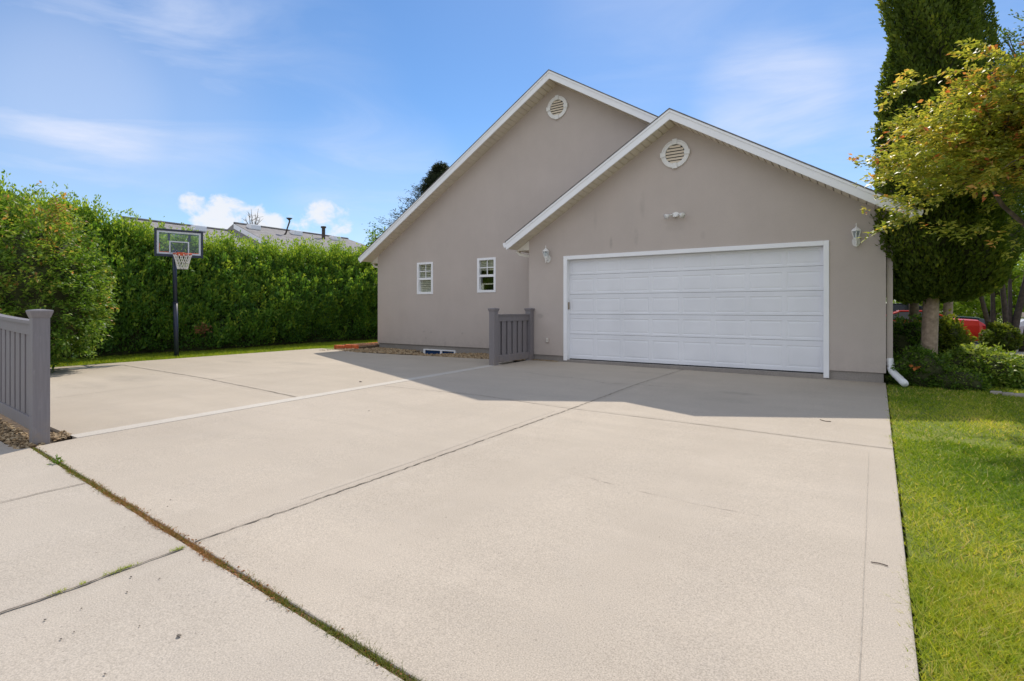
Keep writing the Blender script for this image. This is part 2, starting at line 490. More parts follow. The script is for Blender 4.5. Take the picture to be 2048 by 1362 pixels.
# ------------------------------------------------------------------ object helpers
class MB:
    """collects faces and links them as ONE mesh object"""
    def __init__(s):
        s.v, s.f = [], []

    def face(s, pts):
        n = len(s.v)
        s.v += [tuple(p) for p in pts]
        s.f.append(tuple(range(n, n + len(pts))))
        return s

    def box(s, a, b):
        x0, y0, z0 = a
        x1, y1, z1 = b
        n = len(s.v)
        s.v += [(x0, y0, z0), (x1, y0, z0), (x1, y1, z0), (x0, y1, z0), (x0, y0, z1), (x1, y0, z1), (x1, y1, z1), (x0, y1, z1)]
        s.f += [tuple(n + i for i in q) for q in ((0, 3, 2, 1), (4, 5, 6, 7), (0, 1, 5, 4), (1, 2, 6, 5), (2, 3, 7, 6), (3, 0, 4, 7))]
        return s

    def prism(s, ring, off):         # a closed ring extruded by a vector
        n, k = len(s.v), len(ring)
        off = Vector(off)
        s.v += [tuple(p) for p in ring] + [tuple(Vector(p) + off) for p in ring]
        s.f.append(tuple(n + i for i in range(k))[::-1])
        s.f.append(tuple(n + k + i for i in range(k)))
        for i in range(k):
            j = (i + 1) % k
            s.f.append((n + i, n + j, n + k + j, n + k + i))
        return s

    def tube(s, pts, rad, seg=8, cap=True):
        pts = [Vector(p) for p in pts]
        if isinstance(rad, (int, float)):
            rad = [rad] * len(pts)
        n0 = len(s.v)
        for i, p in enumerate(pts):
            d = (pts[min(i + 1, len(pts) - 1)] - pts[max(i - 1, 0)]).normalized()
            up = Vector((0, 0, 1)) if abs(d.z) < 0.95 else Vector((1, 0, 0))
            a = d.cross(up).normalized()
            b = d.cross(a)
            for k in range(seg):
                th = 2 * math.pi * k / seg
                s.v.append(tuple(p + (a * math.cos(th) + b * math.sin(th)) * rad[i]))
        for i in range(len(pts) - 1):
            for k in range(seg):
                k2 = (k + 1) % seg
                s.f.append((n0 + i * seg + k, n0 + i * seg + k2, n0 + (i + 1) * seg + k2, n0 + (i + 1) * seg + k))
        if cap:
            s.f.append(tuple(n0 + k for k in range(seg))[::-1])
            s.f.append(tuple(n0 + (len(pts) - 1) * seg + k for k in range(seg)))
        return s

    def lathe(s, prof, seg=16, c=(0, 0, 0)):
        n0 = len(s.v)
        for r, z in prof:
            for k in range(seg):
                th = 2 * math.pi * (k + .5) / seg
                s.v.append((c[0] + r * math.cos(th), c[1] + r * math.sin(th), c[2] + z))
        for i in range(len(prof) - 1):
            for k in range(seg):
                k2 = (k + 1) % seg
                s.f.append((n0 + i * seg + k, n0 + i * seg + k2, n0 + (i + 1) * seg + k2, n0 + (i + 1) * seg + k))
        s.f.append(tuple(n0 + k for k in range(seg))[::-1])
        s.f.append(tuple(n0 + (len(prof) - 1) * seg + k for k in range(seg)))
        return s

    def build(s, name, mat, parent=None, smooth=False, bevel=0.0):
        me = bpy.data.meshes.new(name)
        me.from_pydata(s.v, [], s.f)
        bm = bmesh.new()
        bm.from_mesh(me)
        bmesh.ops.recalc_face_normals(bm, faces=bm.faces)
        bm.to_mesh(me)
        bm.free()
        return link(name, me, mat, parent, smooth, bevel)


def link(name, me, mat, parent=None, smooth=False, bevel=0.0):
    o = bpy.data.objects.new(name, me)
    COL.objects.link(o)
    if mat is not None:
        me.materials.append(M[mat] if isinstance(mat, str) else mat)
    if smooth:
        me.shade_smooth()
    if bevel:
        b = o.modifiers.new('bevel', 'BEVEL')
        b.width = bevel
        b.segments = 2
        b.limit_method = 'ANGLE'
        b.angle_limit = R(35)
    if parent is not None:
        o.parent = parent
        o.matrix_parent_inverse = Matrix.Translation(parent.location).inverted() if parent.type == 'EMPTY' else Matrix()
    return o


def thing(name, label, cat, loc=(0, 0, 0), group=None):
    o = bpy.data.objects.new(name, None)
    COL.objects.link(o)
    o.location = loc
    o.empty_display_size = 0.2
    return tag(o, label, cat, group)


def tag(o, label=None, cat=None, group=None, kind=None):
    for k, v in (('label', label), ('category', cat), ('group', group), ('kind', kind)):
        if v:
            o[k] = v
    return o


def np_mesh(name, verts, faces_n, mat, parent=None, tint=None, smooth=False):
    """verts (N*k,3); every face uses k consecutive verts"""
    k = faces_n
    n = len(verts) // k
    me = bpy.data.meshes.new(name)
    me.vertices.add(n * k)
    me.vertices.foreach_set('co', np.ascontiguousarray(verts, dtype=np.float32).ravel())
    me.loops.add(n * k)
    me.loops.foreach_set('vertex_index', np.arange(n * k, dtype=np.int32))
    me.polygons.add(n)
    me.polygons.foreach_set('loop_start', np.arange(0, n * k, k, dtype=np.int32))
    me.polygons.foreach_set('loop_total', np.full(n, k, dtype=np.int32))
    if tint is not None:
        a = me.attributes.new('tint', 'FLOAT', 'POINT')
        a.data.foreach_set('value', np.repeat(np.clip(tint, 0, 1), k).astype(np.float32))
    me.update()
    me.validate()
    return link(name, me, mat, parent, smooth)


def unit(v):
    return v / np.maximum(np.linalg.norm(v, axis=1, keepdims=True), 1e-9)


def leaf_verts(P, D, Nr, Ln, Wd):
    D = unit(D)
    T = unit(np.cross(D, Nr))
    Nn = np.cross(T, D)
    Ln = np.broadcast_to(Ln, len(P))[:, None]
    Wd = np.broadcast_to(Wd, len(P))[:, None]
    v = np.empty((len(P), 4, 3))
    v[:, 0] = P
    v[:, 1] = P + D * Ln * .45 + T * Wd * .5 + Nn * Wd * .12
    v[:, 2] = P + D * Ln - Nn * Ln * .10
    v[:, 3] = P + D * Ln * .45 - T * Wd * .5 + Nn * Wd * .12
    return v.reshape(-1, 3)


def rv(n, s=1.0):
    return rng.normal(size=(n, 3)) * s


def vnoise(x, y, seed=0):
    """cheap smooth value noise built of sines"""
    r = np.random.default_rng(seed)
    o = np.zeros_like(x, dtype=float)
    for k in range(7):
        f = 0.7 * 1.55 ** k
        a, b, c = r.normal(), r.normal(), r.uniform(0, 6.28)
        q = math.hypot(a, b)
        o += np.sin((a * x + b * y) / q * f * 2.2 + c) * 0.75 ** k
    return o / 2.4


# ------------------------------------------------------------------ ground, drive and lawns
MB().face([(-400, -400, -.45), (400, -400, -.45), (400, 400, -.45), (-400, 400, -.45)]).build('ground', 'soil')['kind'] = 'structure'


def sheet(name, ring, mat, dz=0.0, depth=0.12, bev=0.0):
    """a slab on the ground: ring of (x, y), its top follows the ground"""
    bm = bmesh.new()
    vs = [bm.verts.new((x, y, 0)) for x, y in ring]
    bm.faces.new(vs)
    for xc in (FOLD, 9.0):
        bmesh.ops.bisect_plane(bm, geom=bm.verts[:] + bm.edges[:] + bm.faces[:], plane_co=(xc, 0, 0), plane_no=(1, 0, 0))
    top = bm.faces[:]
    r = bmesh.ops.extrude_face_region(bm, geom=top)
    nv = [g for g in r['geom'] if isinstance(g, bmesh.types.BMVert)]
    low = set(nv)
    for v in bm.verts:
        v.co.z = gz(v.co.x) + dz - (depth if v in low else 0)
    bmesh.ops.recalc_face_normals(bm, faces=bm.faces)
    me = bpy.data.meshes.new(name)
    bm.to_mesh(me)
    bm.free()
    o = link(name, me, mat, None, False, bev)
    o['kind'] = 'structure'
    return o


def lerp(a, b, k):
    return a + (b - a) * k


J1, J2 = on_g(64, 893), on_g(830, 1362)            # the planted joint
jd = (J2 - J1)
jd.z = 0
jd.normalize()
jn = Vector((-jd.y, jd.x, 0))                      # towards the house
EA, EB = on_g(1772, 767), on_g(1840, 1362)         # right edge of the drive
ed = (EB - EA).normalized()


def edge_x(y):
    k = (y - EA.y) / (EB.y - EA.y)
    return EA.x + (EB.x - EA.x) * k


SA, SB = on_g(125, 877), on_g(975, 733)            # pale strip


def strip_x(y):
    return SA.x + (SB.x - SA.x) * (y - SA.y) / (SB.y - SA.y)


def joint_y(x):
    return J1.y + jd.y / jd.x * (x - J1.x)


GAP = 0.012
# drive (right of the pale strip)
sx0, sx1 = strip_x(1.75), strip_x(10.2)
drive = sheet('driveway', [(J1.x + .02, joint_y(J1.x) + GAP), (edge_x(joint_y(.15)), joint_y(.15) + GAP), (edge_x(10.5), 10.55), (-6.2, 10.55), (-6.2, 10.3),
                           (sx1 + .09, 9.2), (strip_x(1.9) + .09, 1.9)], 'concrete', 0.0, 0.14, 0.008)
sheet('pale_strip', [(strip_x(1.9) - .09, 1.9), (strip_x(1.9) + .0895, 1.9), (sx1 + .0895, 9.2), (sx1 - .09, 9.2)], 'pale_concrete', 0.003, 0.14)
CE1, CE2 = on_g(100, 735), on_g(625, 697.5)        # far edge of the court
RK1, RK2 = on_g(729, 705.5), on_g(972, 718)        # front edge of the stone bed
court_ring = [(-6.02, 1.9), (strip_x(1.9) - .0905, 1.9), (sx1 - .0905, 9.2), (-6.4, RK2.y + .0), (RK2.x, RK2.y), (RK1.x, RK1.y),
              (CE2.x + .1, CE2.y + .25), (CE2.x, CE2.y), (CE1.x, CE1.y), (-14.4, 2.3)]
sheet('court_slab', court_ring, 'court', 0.0, 0.14, 0.008)
# pavement on the near side of the planted joint
pav = sheet('pavement', [(-14, joint_y(-14) - .13), (J1.x - .3, joint_y(J1.x - .3) - .11), (J1.x, joint_y(J1.x) - GAP), (edge_x(joint_y(.15)) + .0, joint_y(.15) - GAP), (.02, -8), (-14, -8)],
            'concrete2', -.004, 0.14, 0.008)


def ribbon(name, pts, w, mat, dz, parent, jit=0.35, step=0.08, seed=0):
    """a thin irregular line lying on the slabs"""
    r = random.Random(seed)
    mb = MB()
    P = [Vector(p) for p in pts]
    out = []
    for a, b in zip(P, P[1:]):
        n = max(2, int((b - a).length / step))
        for i in range(n):
            out.append(lerp(a, b, i / n))
    out.append(P[-1])
    prev = None
    for i, p in enumerate(out):
        d = (out[min(i + 1, len(out) - 1)] - out[max(0, i - 1)])
        d.z = 0
        d.normalize()
        s = Vector((-d.y, d.x, 0))
        q = p + s * r.uniform(-1, 1) * w * jit
        ww = w * (0.5 + r.uniform(-jit, jit) * .4)
        a, b = q + s * ww, q - s * ww
        a.z, b.z = gz(a.x) + dz, gz(b.x) + dz
        if prev:
            mb.face([prev[0], a, b, prev[1]])
        prev = (a, b)
    return mb.build(name, mat, parent)


def gline(*px):
    return [on_g(x, y) for x, y in px]


def rel(o, parent):
    o.parent = parent
    return o


ribbon('control_joint', gline((388, 1085), (600, 1012), (832, 930), (990, 872), (1150, 815), (1272, 769), (1368, 739)), 0.009, 'joint', 0.004, drive, .8, .04, 1)
ribbon('control_joint', gline((768, 772), (960, 791), (1115, 814), (1430, 853), (1740, 893), (1785, 898.5)), 0.008, 'joint', 0.004, drive, .5, .05, 2)
ribbon('tooled_line', gline((600, 1000), (832, 921), (1000, 860), (1110, 822)), 0.0042, 'score', 0.0015, drive, .3, .1, 3)
ribbon('tooled_line', gline((1738, 905), (1732, 1060), (1724, 1250), (1719, 1362)), 0.0042, 'score', 0.0015, drive, .3, .1, 4)
ribbon('crack', gline((1050, 744), (1100, 752), (1160, 757), (1215, 767), (1268, 769), (1320, 773), (1372, 776)), 0.008, 'joint', 0.004, drive, 1.2, .05, 6)
ribbon('crack', gline((1120, 936), (1200, 962), (1290, 985), (1400, 1010), (1520, 1032)), 0.002, 'score', 0.0015, drive, 2.5, .05, 7)
court = bpy.data.objects['court_slab']
ribbon('control_joint', gline((250, 731), (400, 755), (500, 775), (592, 794)), 0.014, 'joint', 0.004, court, .5, .1, 8)
ribbon('tooled_line', gline((420, 759), (500, 751), (600, 742)), 0.012, 'score', 0.0015, court, .4, .1, 9)
ribbon('tooled_line', gline((110, 796), (220, 782), (330, 770)), 0.010, 'score', 0.0015, court, .4, .1, 10)
ribbon('control_joint', gline((-20, 1234), (200, 1157), (368, 1095)), 0.012, 'joint', 0.002, pav, .5, .05, 11)
ribbon('control_joint', gline((-20, 1010), (80, 986), (170, 966)), 0.008, 'joint', 0.002, pav, .4, .05, 12)

# lawns
def lawn_sheet(name, ring, dz):
    return sheet(name, ring, 'lawn', dz, 0.1)


RX_END = edge_x(-8)
sheet('lawn', [(edge_x(-8) + .015, -8), (60, -8), (60, 19.4), (.47, 19.4), (.47, 10.47), (edge_x(10.3) + .015, 10.3)], 'lawn', -0.020, 0.2)
sheet('side_lawn', [(-60, -60), (-14.45, -60), (-14.45, 2.3), (CE1.x - .02, CE1.y), (CE2.x - .02, CE2.y + .02), (CE2.x + .1, CE2.y + .27), (RK1.x - .4, 11.2), (-12.8, 30), (-60, 30)], 'lawn', -0.03, 0.2)
sheet('road', [(-30, 20.6), (120, 20.6), (120, 29), (-30, 29)], 'asphalt', -0.14, 0.2)
sheet('far_lawn', [(-60, 29.3), (200, 29.3), (200, 90), (-60, 90)], 'lawn', -0.02, 0.2)
sheet('kerb', [(2.0, 19.6), (120, 19.6), (120, 20.55), (2.0, 20.55)], 'pale_concrete', -0.01, 0.2)
g1, g2 = on_g(2010, 712), on_g(2140, 757)
sheet('path', [(3.1, 13.2), (3.9, 13.0), (4.6, 19.5), (3.7, 19.5)], 'pale_concrete', -0.015, 0.2)


# ------------------------------------------------------------------ house
house = thing('stucco_house', 'grey-beige stucco house with two white-trimmed gables and a wide garage door', 'house', (-6, 11.4, 0))
GPK, GZ = -2.935, EYE + 3.775                      # garage ridge x and roof top height at the front
gl0, gl1 = -6.28, 0.438
ZS = EYE - 1.045                                   # bottom of the stucco
tipG = on_y(1012, 484, GY - OH)
PITG = (GZ - tipG.z) / (GPK - tipG.x)
tipGx0, tipGx1 = tipG.x, 2 * GPK - tipG.x
pkM = on_y(1098, 141, MY - OH)
tipM = on_y(719.5, 514, MY - OH)
MPK, MZ = pkM.x, pkM.z
PITM = (MZ - tipM.z) / (MPK - tipM.x)
tipMx0, tipMx1 = tipM.x, 2 * MPK - tipM.x
ml0 = on_y(755.5, 620, MY).x
ml1 = 2 * MPK - ml0
FH = 0.185                                         # fascia height


def topG(x):
    return GZ - abs(x - GPK) * PITG - FH + .02


def topM(x):
    return MZ - abs(x - MPK) * PITM - FH + .02


def wall_faces(mb, x0, x1, peak, top, z0, y, holes, reveal):
    xs = sorted({x0, x1, peak} | {h[0] for h in holes} | {h[1] for h in holes})
    xs = [x for x in xs if x0 - 1e-6 <= x <= x1 + 1e-6]
    for a, b in zip(xs, xs[1:]):
        hs_ = sorted([h for h in holes if h[0] <= a + 1e-6 and h[1] >= b - 1e-6], key=lambda h: h[2])
        z = z0
        for h in hs_:
            if h[2] > z + 1e-6:
                mb.face([(a, y, z), (b, y, z), (b, y, h[2]), (a, y, h[2])])
            z = h[3]
        mb.face([(a, y, z), (b, y, z), (b, y, top(b)), (a, y, top(a))])
    for h in holes:
        a, b, c, d = h
        mb.face([(a, y, c), (a, y + reveal, c), (a, y + reveal, d), (a, y, d)])
        mb.face([(b, y, c), (b, y + reveal, c), (b, y + reveal, d), (b, y, d)])
        mb.face([(a, y, d), (b, y, d), (b, y + reveal, d), (a, y + reveal, d)])
        if c > z0 + .01:
            mb.face([(a, y, c), (b, y, c), (b, y + reveal, c), (a, y + reveal, c)])


dT = EYE + 1.115
DX0, DX1 = -5.35, -0.395                           # opening of the garage door
w = MB()
wall_faces(w, gl0, gl1, GPK, topG, ZS, GY, [(DX0, DX1, ZS - 1, dT)], 0.30)
for x in (gl0, gl1):
    w.face([(x, GY, ZS), (x, 17, ZS), (x, 17, topG(x)), (x, GY, topG(x))])
w.face([(gl0, GY, ZS), (DX0, GY, ZS), (DX0, GY + .05, ZS), (gl0, GY + .05, ZS)])
w.face([(DX1, GY, ZS), (gl1, GY, ZS), (gl1, GY + .05, ZS), (DX1, GY + .05, ZS)])
w.build('garage_wall', 'stucco', house)

wins = []
for (a, b, c, d) in ((835, 527, 865.5, 587.5), (955.5, 518, 991, 584)):
    p, q = on_y(a, b, MY), on_y(c, d, MY)
    p2 = on_y((a + c) / 2, (b - 1.5), MY)
    q2 = on_y((a + c) / 2, d, MY)
    wins.append((p.x, q.x, q2.z, p2.z))
w = MB()
wall_faces(w, ml0, ml1, MPK, topM, ZS, MY, wins, 0.14)
for x in (ml0, ml1):
    w.face([(x, MY, ZS), (x, 24, ZS), (x, 24, topM(x)), (x, MY, topM(x))])
w.face([(ml0, 24, ZS), (ml1, 24, ZS), (ml1, 24, topM(ml1)), (MPK, 24, topM(MPK)), (ml0, 24, topM(ml0))])
w.face([(ml0, MY, ZS), (gl0, MY, ZS), (gl0, MY + .05, ZS), (ml0, MY + .05, ZS)])
w.build('wall', 'stucco', house)

f = MB()
fy = GY + .03
f.box((gl0 + .03, fy, -.4), (DX0 - .01, fy + .2, ZS + .03)).box((DX1 + .01, fy, -.4), (gl1 - .03, fy + .2, ZS + .03))
f.build('foundation', 'foundation', house)
f = MB()
f.box((gl1 - .23, fy + .2, -.4), (gl1 - .03, 17, ZS + .03)).box((gl0 + .03, fy + .2, -.4), (gl0 + .2, MY + .03, ZS + .03))
f.build('foundation', 'foundation', house)
f = MB()
bw0, bw1 = on_y(847, 700, MY).x, on_y(911, 704, MY).x
f.box((ml0 + .03, MY + .03, -.4), (bw0, MY + .23, ZS + .03)).box((bw1, MY + .03, -.4), (gl0 + .03, MY + .23, ZS + .03))
f.box((bw0, MY + .032, .02), (bw1, MY + .228, ZS + .03))
f.box((ml0 + .03, MY + .23, -.4), (ml0 + .23, 24, ZS + .03))
f.build('foundation', 'foundation', house)

# roofs: shingle slabs, fascia boards, vinyl soffits
def roof(peak, zr, pit, x0, x1, y0, y1, name):
    mb = MB()
    ov, th = 0.018, 0.022
    for s, xe in ((-1, x0), (1, x1)):
        k = xe + s * ov
        za, zb = zr + .004, zr - abs(k - peak) * pit + .004
        ring = [(peak, y0 - ov, za), (k, y0 - ov, zb), (k, y0 - ov, zb + th), (peak, y0 - ov, za + th)]
        mb.prism(ring, (0, y1 - y0 + ov, 0))
    return mb.build(name, 'shingle', house)


roof(MPK, MZ, PITM, tipMx0, tipMx1, MY - OH, 24.3, 'roof')
roof(GPK, GZ, PITG, tipGx0, tipGx1, GY - OH, 17.0, 'garage_roof')


def fascia(peak, zr, pit, xe, y, name='fascia'):
    s = 1 if xe > peak else -1
    mb = MB()
    ze = zr - abs(xe - peak) * pit
    ring = [(peak + s * .0008, y, zr), (xe, y, ze), (xe, y, ze - FH * .94), (xe - s * .05, y, ze - FH + .05 * pit), (peak + s * .0008, y, zr - FH)]
    mb.prism(ring, (0, .03, 0))
    c = .045                                        # drip moulding, a little proud
    ring = [(peak + s * .001, y - .012, zr - .001), (xe, y - .012, ze - .001), (xe, y - .012, ze - c), (peak + s * .001, y - .012, zr - c)]
    mb.prism(ring, (0, .0115, 0))
    return mb.build(name, 'white', house)


for xe in (tipMx0, tipMx1):
    fascia(MPK, MZ, PITM, xe, MY - OH)
for xe in (tipGx0, tipGx1):
    fascia(GPK, GZ, PITG, xe, GY - OH)


def soffit(peak, zr, pit, xe, y0, y1, name='soffit'):
    s = 1 if xe > peak else -1
    mb = MB()
    dx = 0.115
    n = int(abs(xe - peak) / dx)
    for i in range(n):
        a, b = peak + s * (i * dx + .001), peak + s * ((i + 1) * dx - .001)
        g = .018
        zf = lambda x: zr - abs(x - peak) * pit - FH + .006
        # a plank with a v-groove at each end
        mb.face([(a + s * g, y0, zf(a + s * g)), (b, y0, zf(b)), (b, y1, zf(b)), (a + s * g, y1, zf(a + s * g))])
        mb.face([(a, y0, zf(a) + .03), (a + s * g, y0, zf(a + s * g)), (a + s * g, y1, zf(a + s * g)), (a, y1, zf(a) + .03)])
        mb.face([(a, y0, zf(a) + .03), (a, y1, zf(a) + .03), (a, y1, zf(a)), (a, y0, zf(a))])
    return mb.build(name, 'soffit', house)


for xe in (tipMx0, tipMx1):
    soffit(MPK, MZ, PITM, xe, MY - OH + .031, MY + .02)
for xe in (tipGx0, tipGx1):
    soffit(GPK, GZ, PITG, xe, GY - OH + .031, GY + .02)


def eave_box(xe, xw, ze, y0, y1, pit):
    """closed eave behind the rake: level soffit and end board"""
    s = 1 if xe > xw else -1
    zb = ze - FH * .94
    zw = zb + abs(xe - xw) * pit
    mb = MB()
    mb.prism([(xw - s * .001, y1, zb + .003), (xe - s * .02, y1, zb + .003), (xw - s * .001, y1, zw - .01)], (0, .02, 0))
    mb.build('eave_end', 'cream', house)
    m2 = MB()
    m2.box((min(xe - s * .01, xw), y1 + .021, zb), (max(xe - s * .01, xw), y1 + 5.5, zb + .014))
    m2.build('eave_soffit', 'soffit', house)
    m3 = MB()                                       # gutter
    gx0, gx1 = xe + s * .004, xe + s * .105
    m3.prism([(gx0, y0 + .03, ze - .015), (gx1, y0 + .03, ze - .015), (gx1, y0 + .03, ze - .06), (gx1 - s * .03, y0 + .03, ze - .12), (gx0, y0 + .03, ze - .12)], (0, 6, 0))
    m3.build('gutter', 'white', house)


zeG, zeM = GZ - (GPK - tipGx0) * PITG, MZ - (MPK - tipMx0) * PITM
eave_box(tipGx0, gl0, zeG, GY - OH, GY, PITG)
eave_box(tipGx1, gl1, zeG, GY - OH, GY, PITG)
eave_box(tipMx0, ml0, zeM, MY - OH, MY, PITM)


def downspout(pts, w_, d_, name='downspout', mat='cream', parent=house):
    """square pipe through points"""
    mb = MB()
    P = [Vector(p) for p in pts]
    rings = []
    for i, p in enumerate(P):
        d = (P[min(i + 1, len(P) - 1)] - P[max(i - 1, 0)]).normalized()
        up = Vector((0, 1, 0)) if abs(d.y) < .9 else Vector((0, 0, 1))
        a = d.cross(up).normalized() * w_ / 2
        b = d.cross(a.normalized()).normalized() * d_ / 2
        rings.append([p + a + b, p - a + b, p - a - b, p + a - b])
    for r0, r1 in zip(rings, rings[1:]):
        for k in range(4):
            j = (k + 1) % 4
            mb.face([r0[k], r0[j], r1[j], r1[k]])
    mb.face(rings[0])
    mb.face(rings[-1])
    return mb.build(name, mat, parent, bevel=.008)


downspout([(tipGx0 - .02, GY + .12, zeG - .16), (tipGx0 + .05, GY + .13, zeG - .24), (gl0 - .06, GY + .2, zeG - .30), (gl0 - .045, GY + .2, zeG - .40), (gl0 - .045, GY + .2, .05)], .06, .08)
downspout([(tipMx0 + .05, MY + .1, zeM - .17), (tipMx0 + .09, MY + .12, zeM - .25), (ml0 - .06, MY + .2, zeM - .30), (ml0 - .045, MY + .2, zeM - .40), (ml0 - .045, MY + .2, .05)], .06, .08)
dx = gl1 + .052
downspout([(dx, GY + .10, zeG - .45), (dx, GY + .10, .34)], .082, .07, 'downspout', 'stucco')
e = MB()
pts, rad = [], []
for i in range(15):
    k = i / 14
    p = lerp(Vector((dx, GY + .10, .36)), Vector((dx + .02, GY + .06, .17)), min(1, k / .45)) if k < .45 else \
        lerp(Vector((dx + .02, GY + .06, .17)), Vector((dx + .17, GY - .38, .015)), (k - .45) / .55)
    pts.append(p)
    rad.append(.052 + (.004 if i % 2 else 0))
P2 = [pts[0]] + [(pts[i - 1] + pts[i] * 2 + pts[i + 1]) / 4 for i in range(1, 14)] + [pts[-1]]
e.tube(P2, rad, 10)
e.build('downspout_elbow', 'white', house, True)

# garage door: five sections of eight raised panels
door = bpy.data.objects.new('garage_door', None)
COL.objects.link(door)
door.parent = house
door.matrix_parent_inverse = Matrix.Translation(house.location).inverted()
dY = GY + .12
z_lines = [EYE - 1.104]
for py in (667.3, 628.0, 588.6, 550.0):
    z_lines.append(on_y(1140, py, dY).z)
z_lines.append(EYE + 1.13)
MBd = None
for k in range(5):
    za, zb = z_lines[k], z_lines[k + 1] - .006
    mb = MB()
    x0, x1 = DX0 + .05, DX1 - .035
    rail_b, rail_t = (.065 if k == 0 else .035), .085
    pw = (x1 - x0) / 8
    yf = dY
    # rails and stiles face
    zi0, zi1 = za + rail_b, zb - rail_t
    mb.box((x0, yf, za), (x1, yf + .035, zi0))
    mb.box((x0, yf, zi1), (x1, yf + .035, zb - .055))
    mb.box((x0, yf + .007, zb - .055), (x1, yf + .035, zb - .047))
    mb.box((x0, yf + .002, zb - .047), (x1, yf + .035, zb))      # lip of the tongue joint, set back
    gx = .032
    for i in range(9):
        a = max(x0, x0 + i * pw - gx)
        b = min(x1, x0 + i * pw + gx)
        mb.box((a, yf + .0004, zi0), (b, yf + .035, zi1))
    for i in range(8):
        a, b = x0 + i * pw + gx, x0 + (i + 1) * pw - gx
        if i == 0:
            a = x0 + gx
        if i == 7:
            b = x1 - gx
        o_, m_ = .022, .020
        r0 = [(a, yf + .002, zi0), (b, yf + .002, zi0), (b, yf + .002, zi1), (a, yf + .002, zi1)]
        r1 = [(a + m_, yf + .007, zi0 + m_), (b - m_, yf + .007, zi0 + m_), (b - m_, yf + .007, zi1 - m_), (a + m_, yf + .007, zi1 - m_)]
        q = m_ + .03
        r2 = [(a + q, yf + .003, zi0 + q), (b - q, yf + .003, zi0 + q), (b - q, yf + .003, zi1 - q), (a + q, yf + .003, zi1 - q)]
        for A, B in ((r0, r1), (r1, r2)):
            for u in range(4):
                v = (u + 1) % 4
                mb.face([A[u], A[v], B[v], B[u]])
        mb.face(r2)
    s = mb.build('door_section', 'door', None)
    s.parent = door
    s.matrix_parent_inverse = Matrix()
MB().box((DX0 - .01, GY - .012, -.3), (DX1 + .01, dY + .2, z_lines[0] - .022)).build('door_sill', 'foundation', house)
seal = MB().box((DX0 + .05, dY + .012, z_lines[0] - .03), (DX1 - .04, dY + .06, z_lines[0] + .012)).build('bottom_seal', 'dark', None)
seal.parent = door
back = MB().box((DX0 + .02, dY + .04, z_lines[0]), (DX1 - .02, dY + .06, dT)).build('backing', 'door_edge', None)
back.parent = door
fr = MB()
t0_, tb = .055, EYE - 1.142
fr.box((DX0 - .035, GY - .022, tb), (DX0 + .052, GY + .002, dT + .04)).box((DX1 - .038, GY - .022, tb - .035), (DX1 + .045, GY + .002, dT + .04))
fr.box((DX0 + .0521, GY - .0215, dT - .04), (DX1 - .0381, GY + .002, dT + .04))
fr.box((DX0 + .002, GY + .003, tb), (DX0 + .05, dY + .03, dT - .001)).box((DX1 - .036, GY + .003, tb - .03), (DX1 - .002, dY + .03, dT - .001))
fr.box((DX0 + .0501, GY + .003, dT - .038), (DX1 - .0361, dY + .03, dT - .002))
frm = fr.build('door_frame', 'white', None, bevel=.004)
frm.parent = door
kp = MB().box((DX0 + .0505, GY + .035, EYE - .02), (DX0 + .07, GY + .085, EYE + .14)).build('keypad', 'brass', None, bevel=.004)
kp.parent = door

# sash windows
def sash_window(a, b, c, d, blinds):
    y = MY
    fr_ = MB()
    t = .052
    fr_.box((a - .012, y - .016, c - .012), (a + t, y + .10, d + .012)).box((b - t, y - .016, c - .012), (b + .012, y + .10, d + .012))
    fr_.box((a + t, y - .0155, c - .012), (b - t, y + .0995, c + t)).box((a + t, y - .0155, d - t * .9), (b - t, y + .0995, d + .012))
    win = fr_.build('window', 'white', house, bevel=.003)

    def sub(mb, n, m):
        o = mb.build(n, m, None)
        o.parent = win
        o.matrix_parent_inverse = win.matrix_parent_inverse.copy() if False else Matrix()
        return o
    zm = c + (d - c) * .485
    r = MB().box((a + t, y + .015, zm - .03), (b - t, y + .06, zm + .032))
    xm = (a + b) / 2
    r.box((xm - .011, y + .03, zm + .032), (xm + .011, y + .045, d - t * .9))
    zq = (zm + d - t * .5) / 2
    r.box((a + t, y + .0305, zq - .011), (xm - .0111, y + .0445, zq + .011)).box((xm + .0111, y + .0305, zq - .011), (b - t, y + .0445, zq + .011))
    sub(r, 'sash', 'white')
    p = MB().box((a + t, y + .036, zm + .03), (b - t, y + .040, d - t)).box((a + t, y + .07, c + t), (b - t, y + .074, zm - .03))
    sub(p, 'pane', 'pane')
    q = MB()
    if blinds:
        n = 15
        for i in range(n):
            z = c + t + .01 + i * (d - c - 2 * t) / n
            q.box((a + .03, y + .088, z), (b - .03, y + .094, z + .041))
    else:
        n = 7
        for i in range(n):
            z = d - .04 - i * .04
            q.box((a + .03, y + .088, z - .031), (b - .03, y + .094, z))
        q.box((a + .06, y + .1, c + .20), (b - .05, y + .12, c + .235)).box((a + .02, y + .1, c), (a + .12, y + .12, c + .1999))
    sub(q, 'blind', 'blind')
    sub(MB().box((a - .1, y + .5, c - .1), (b + .1, y + .52, d + .1)), 'room_dark', 'dark')


for i, (a, b, c, d) in enumerate(wins):
    sash_window(a, b, c, d, i == 0)

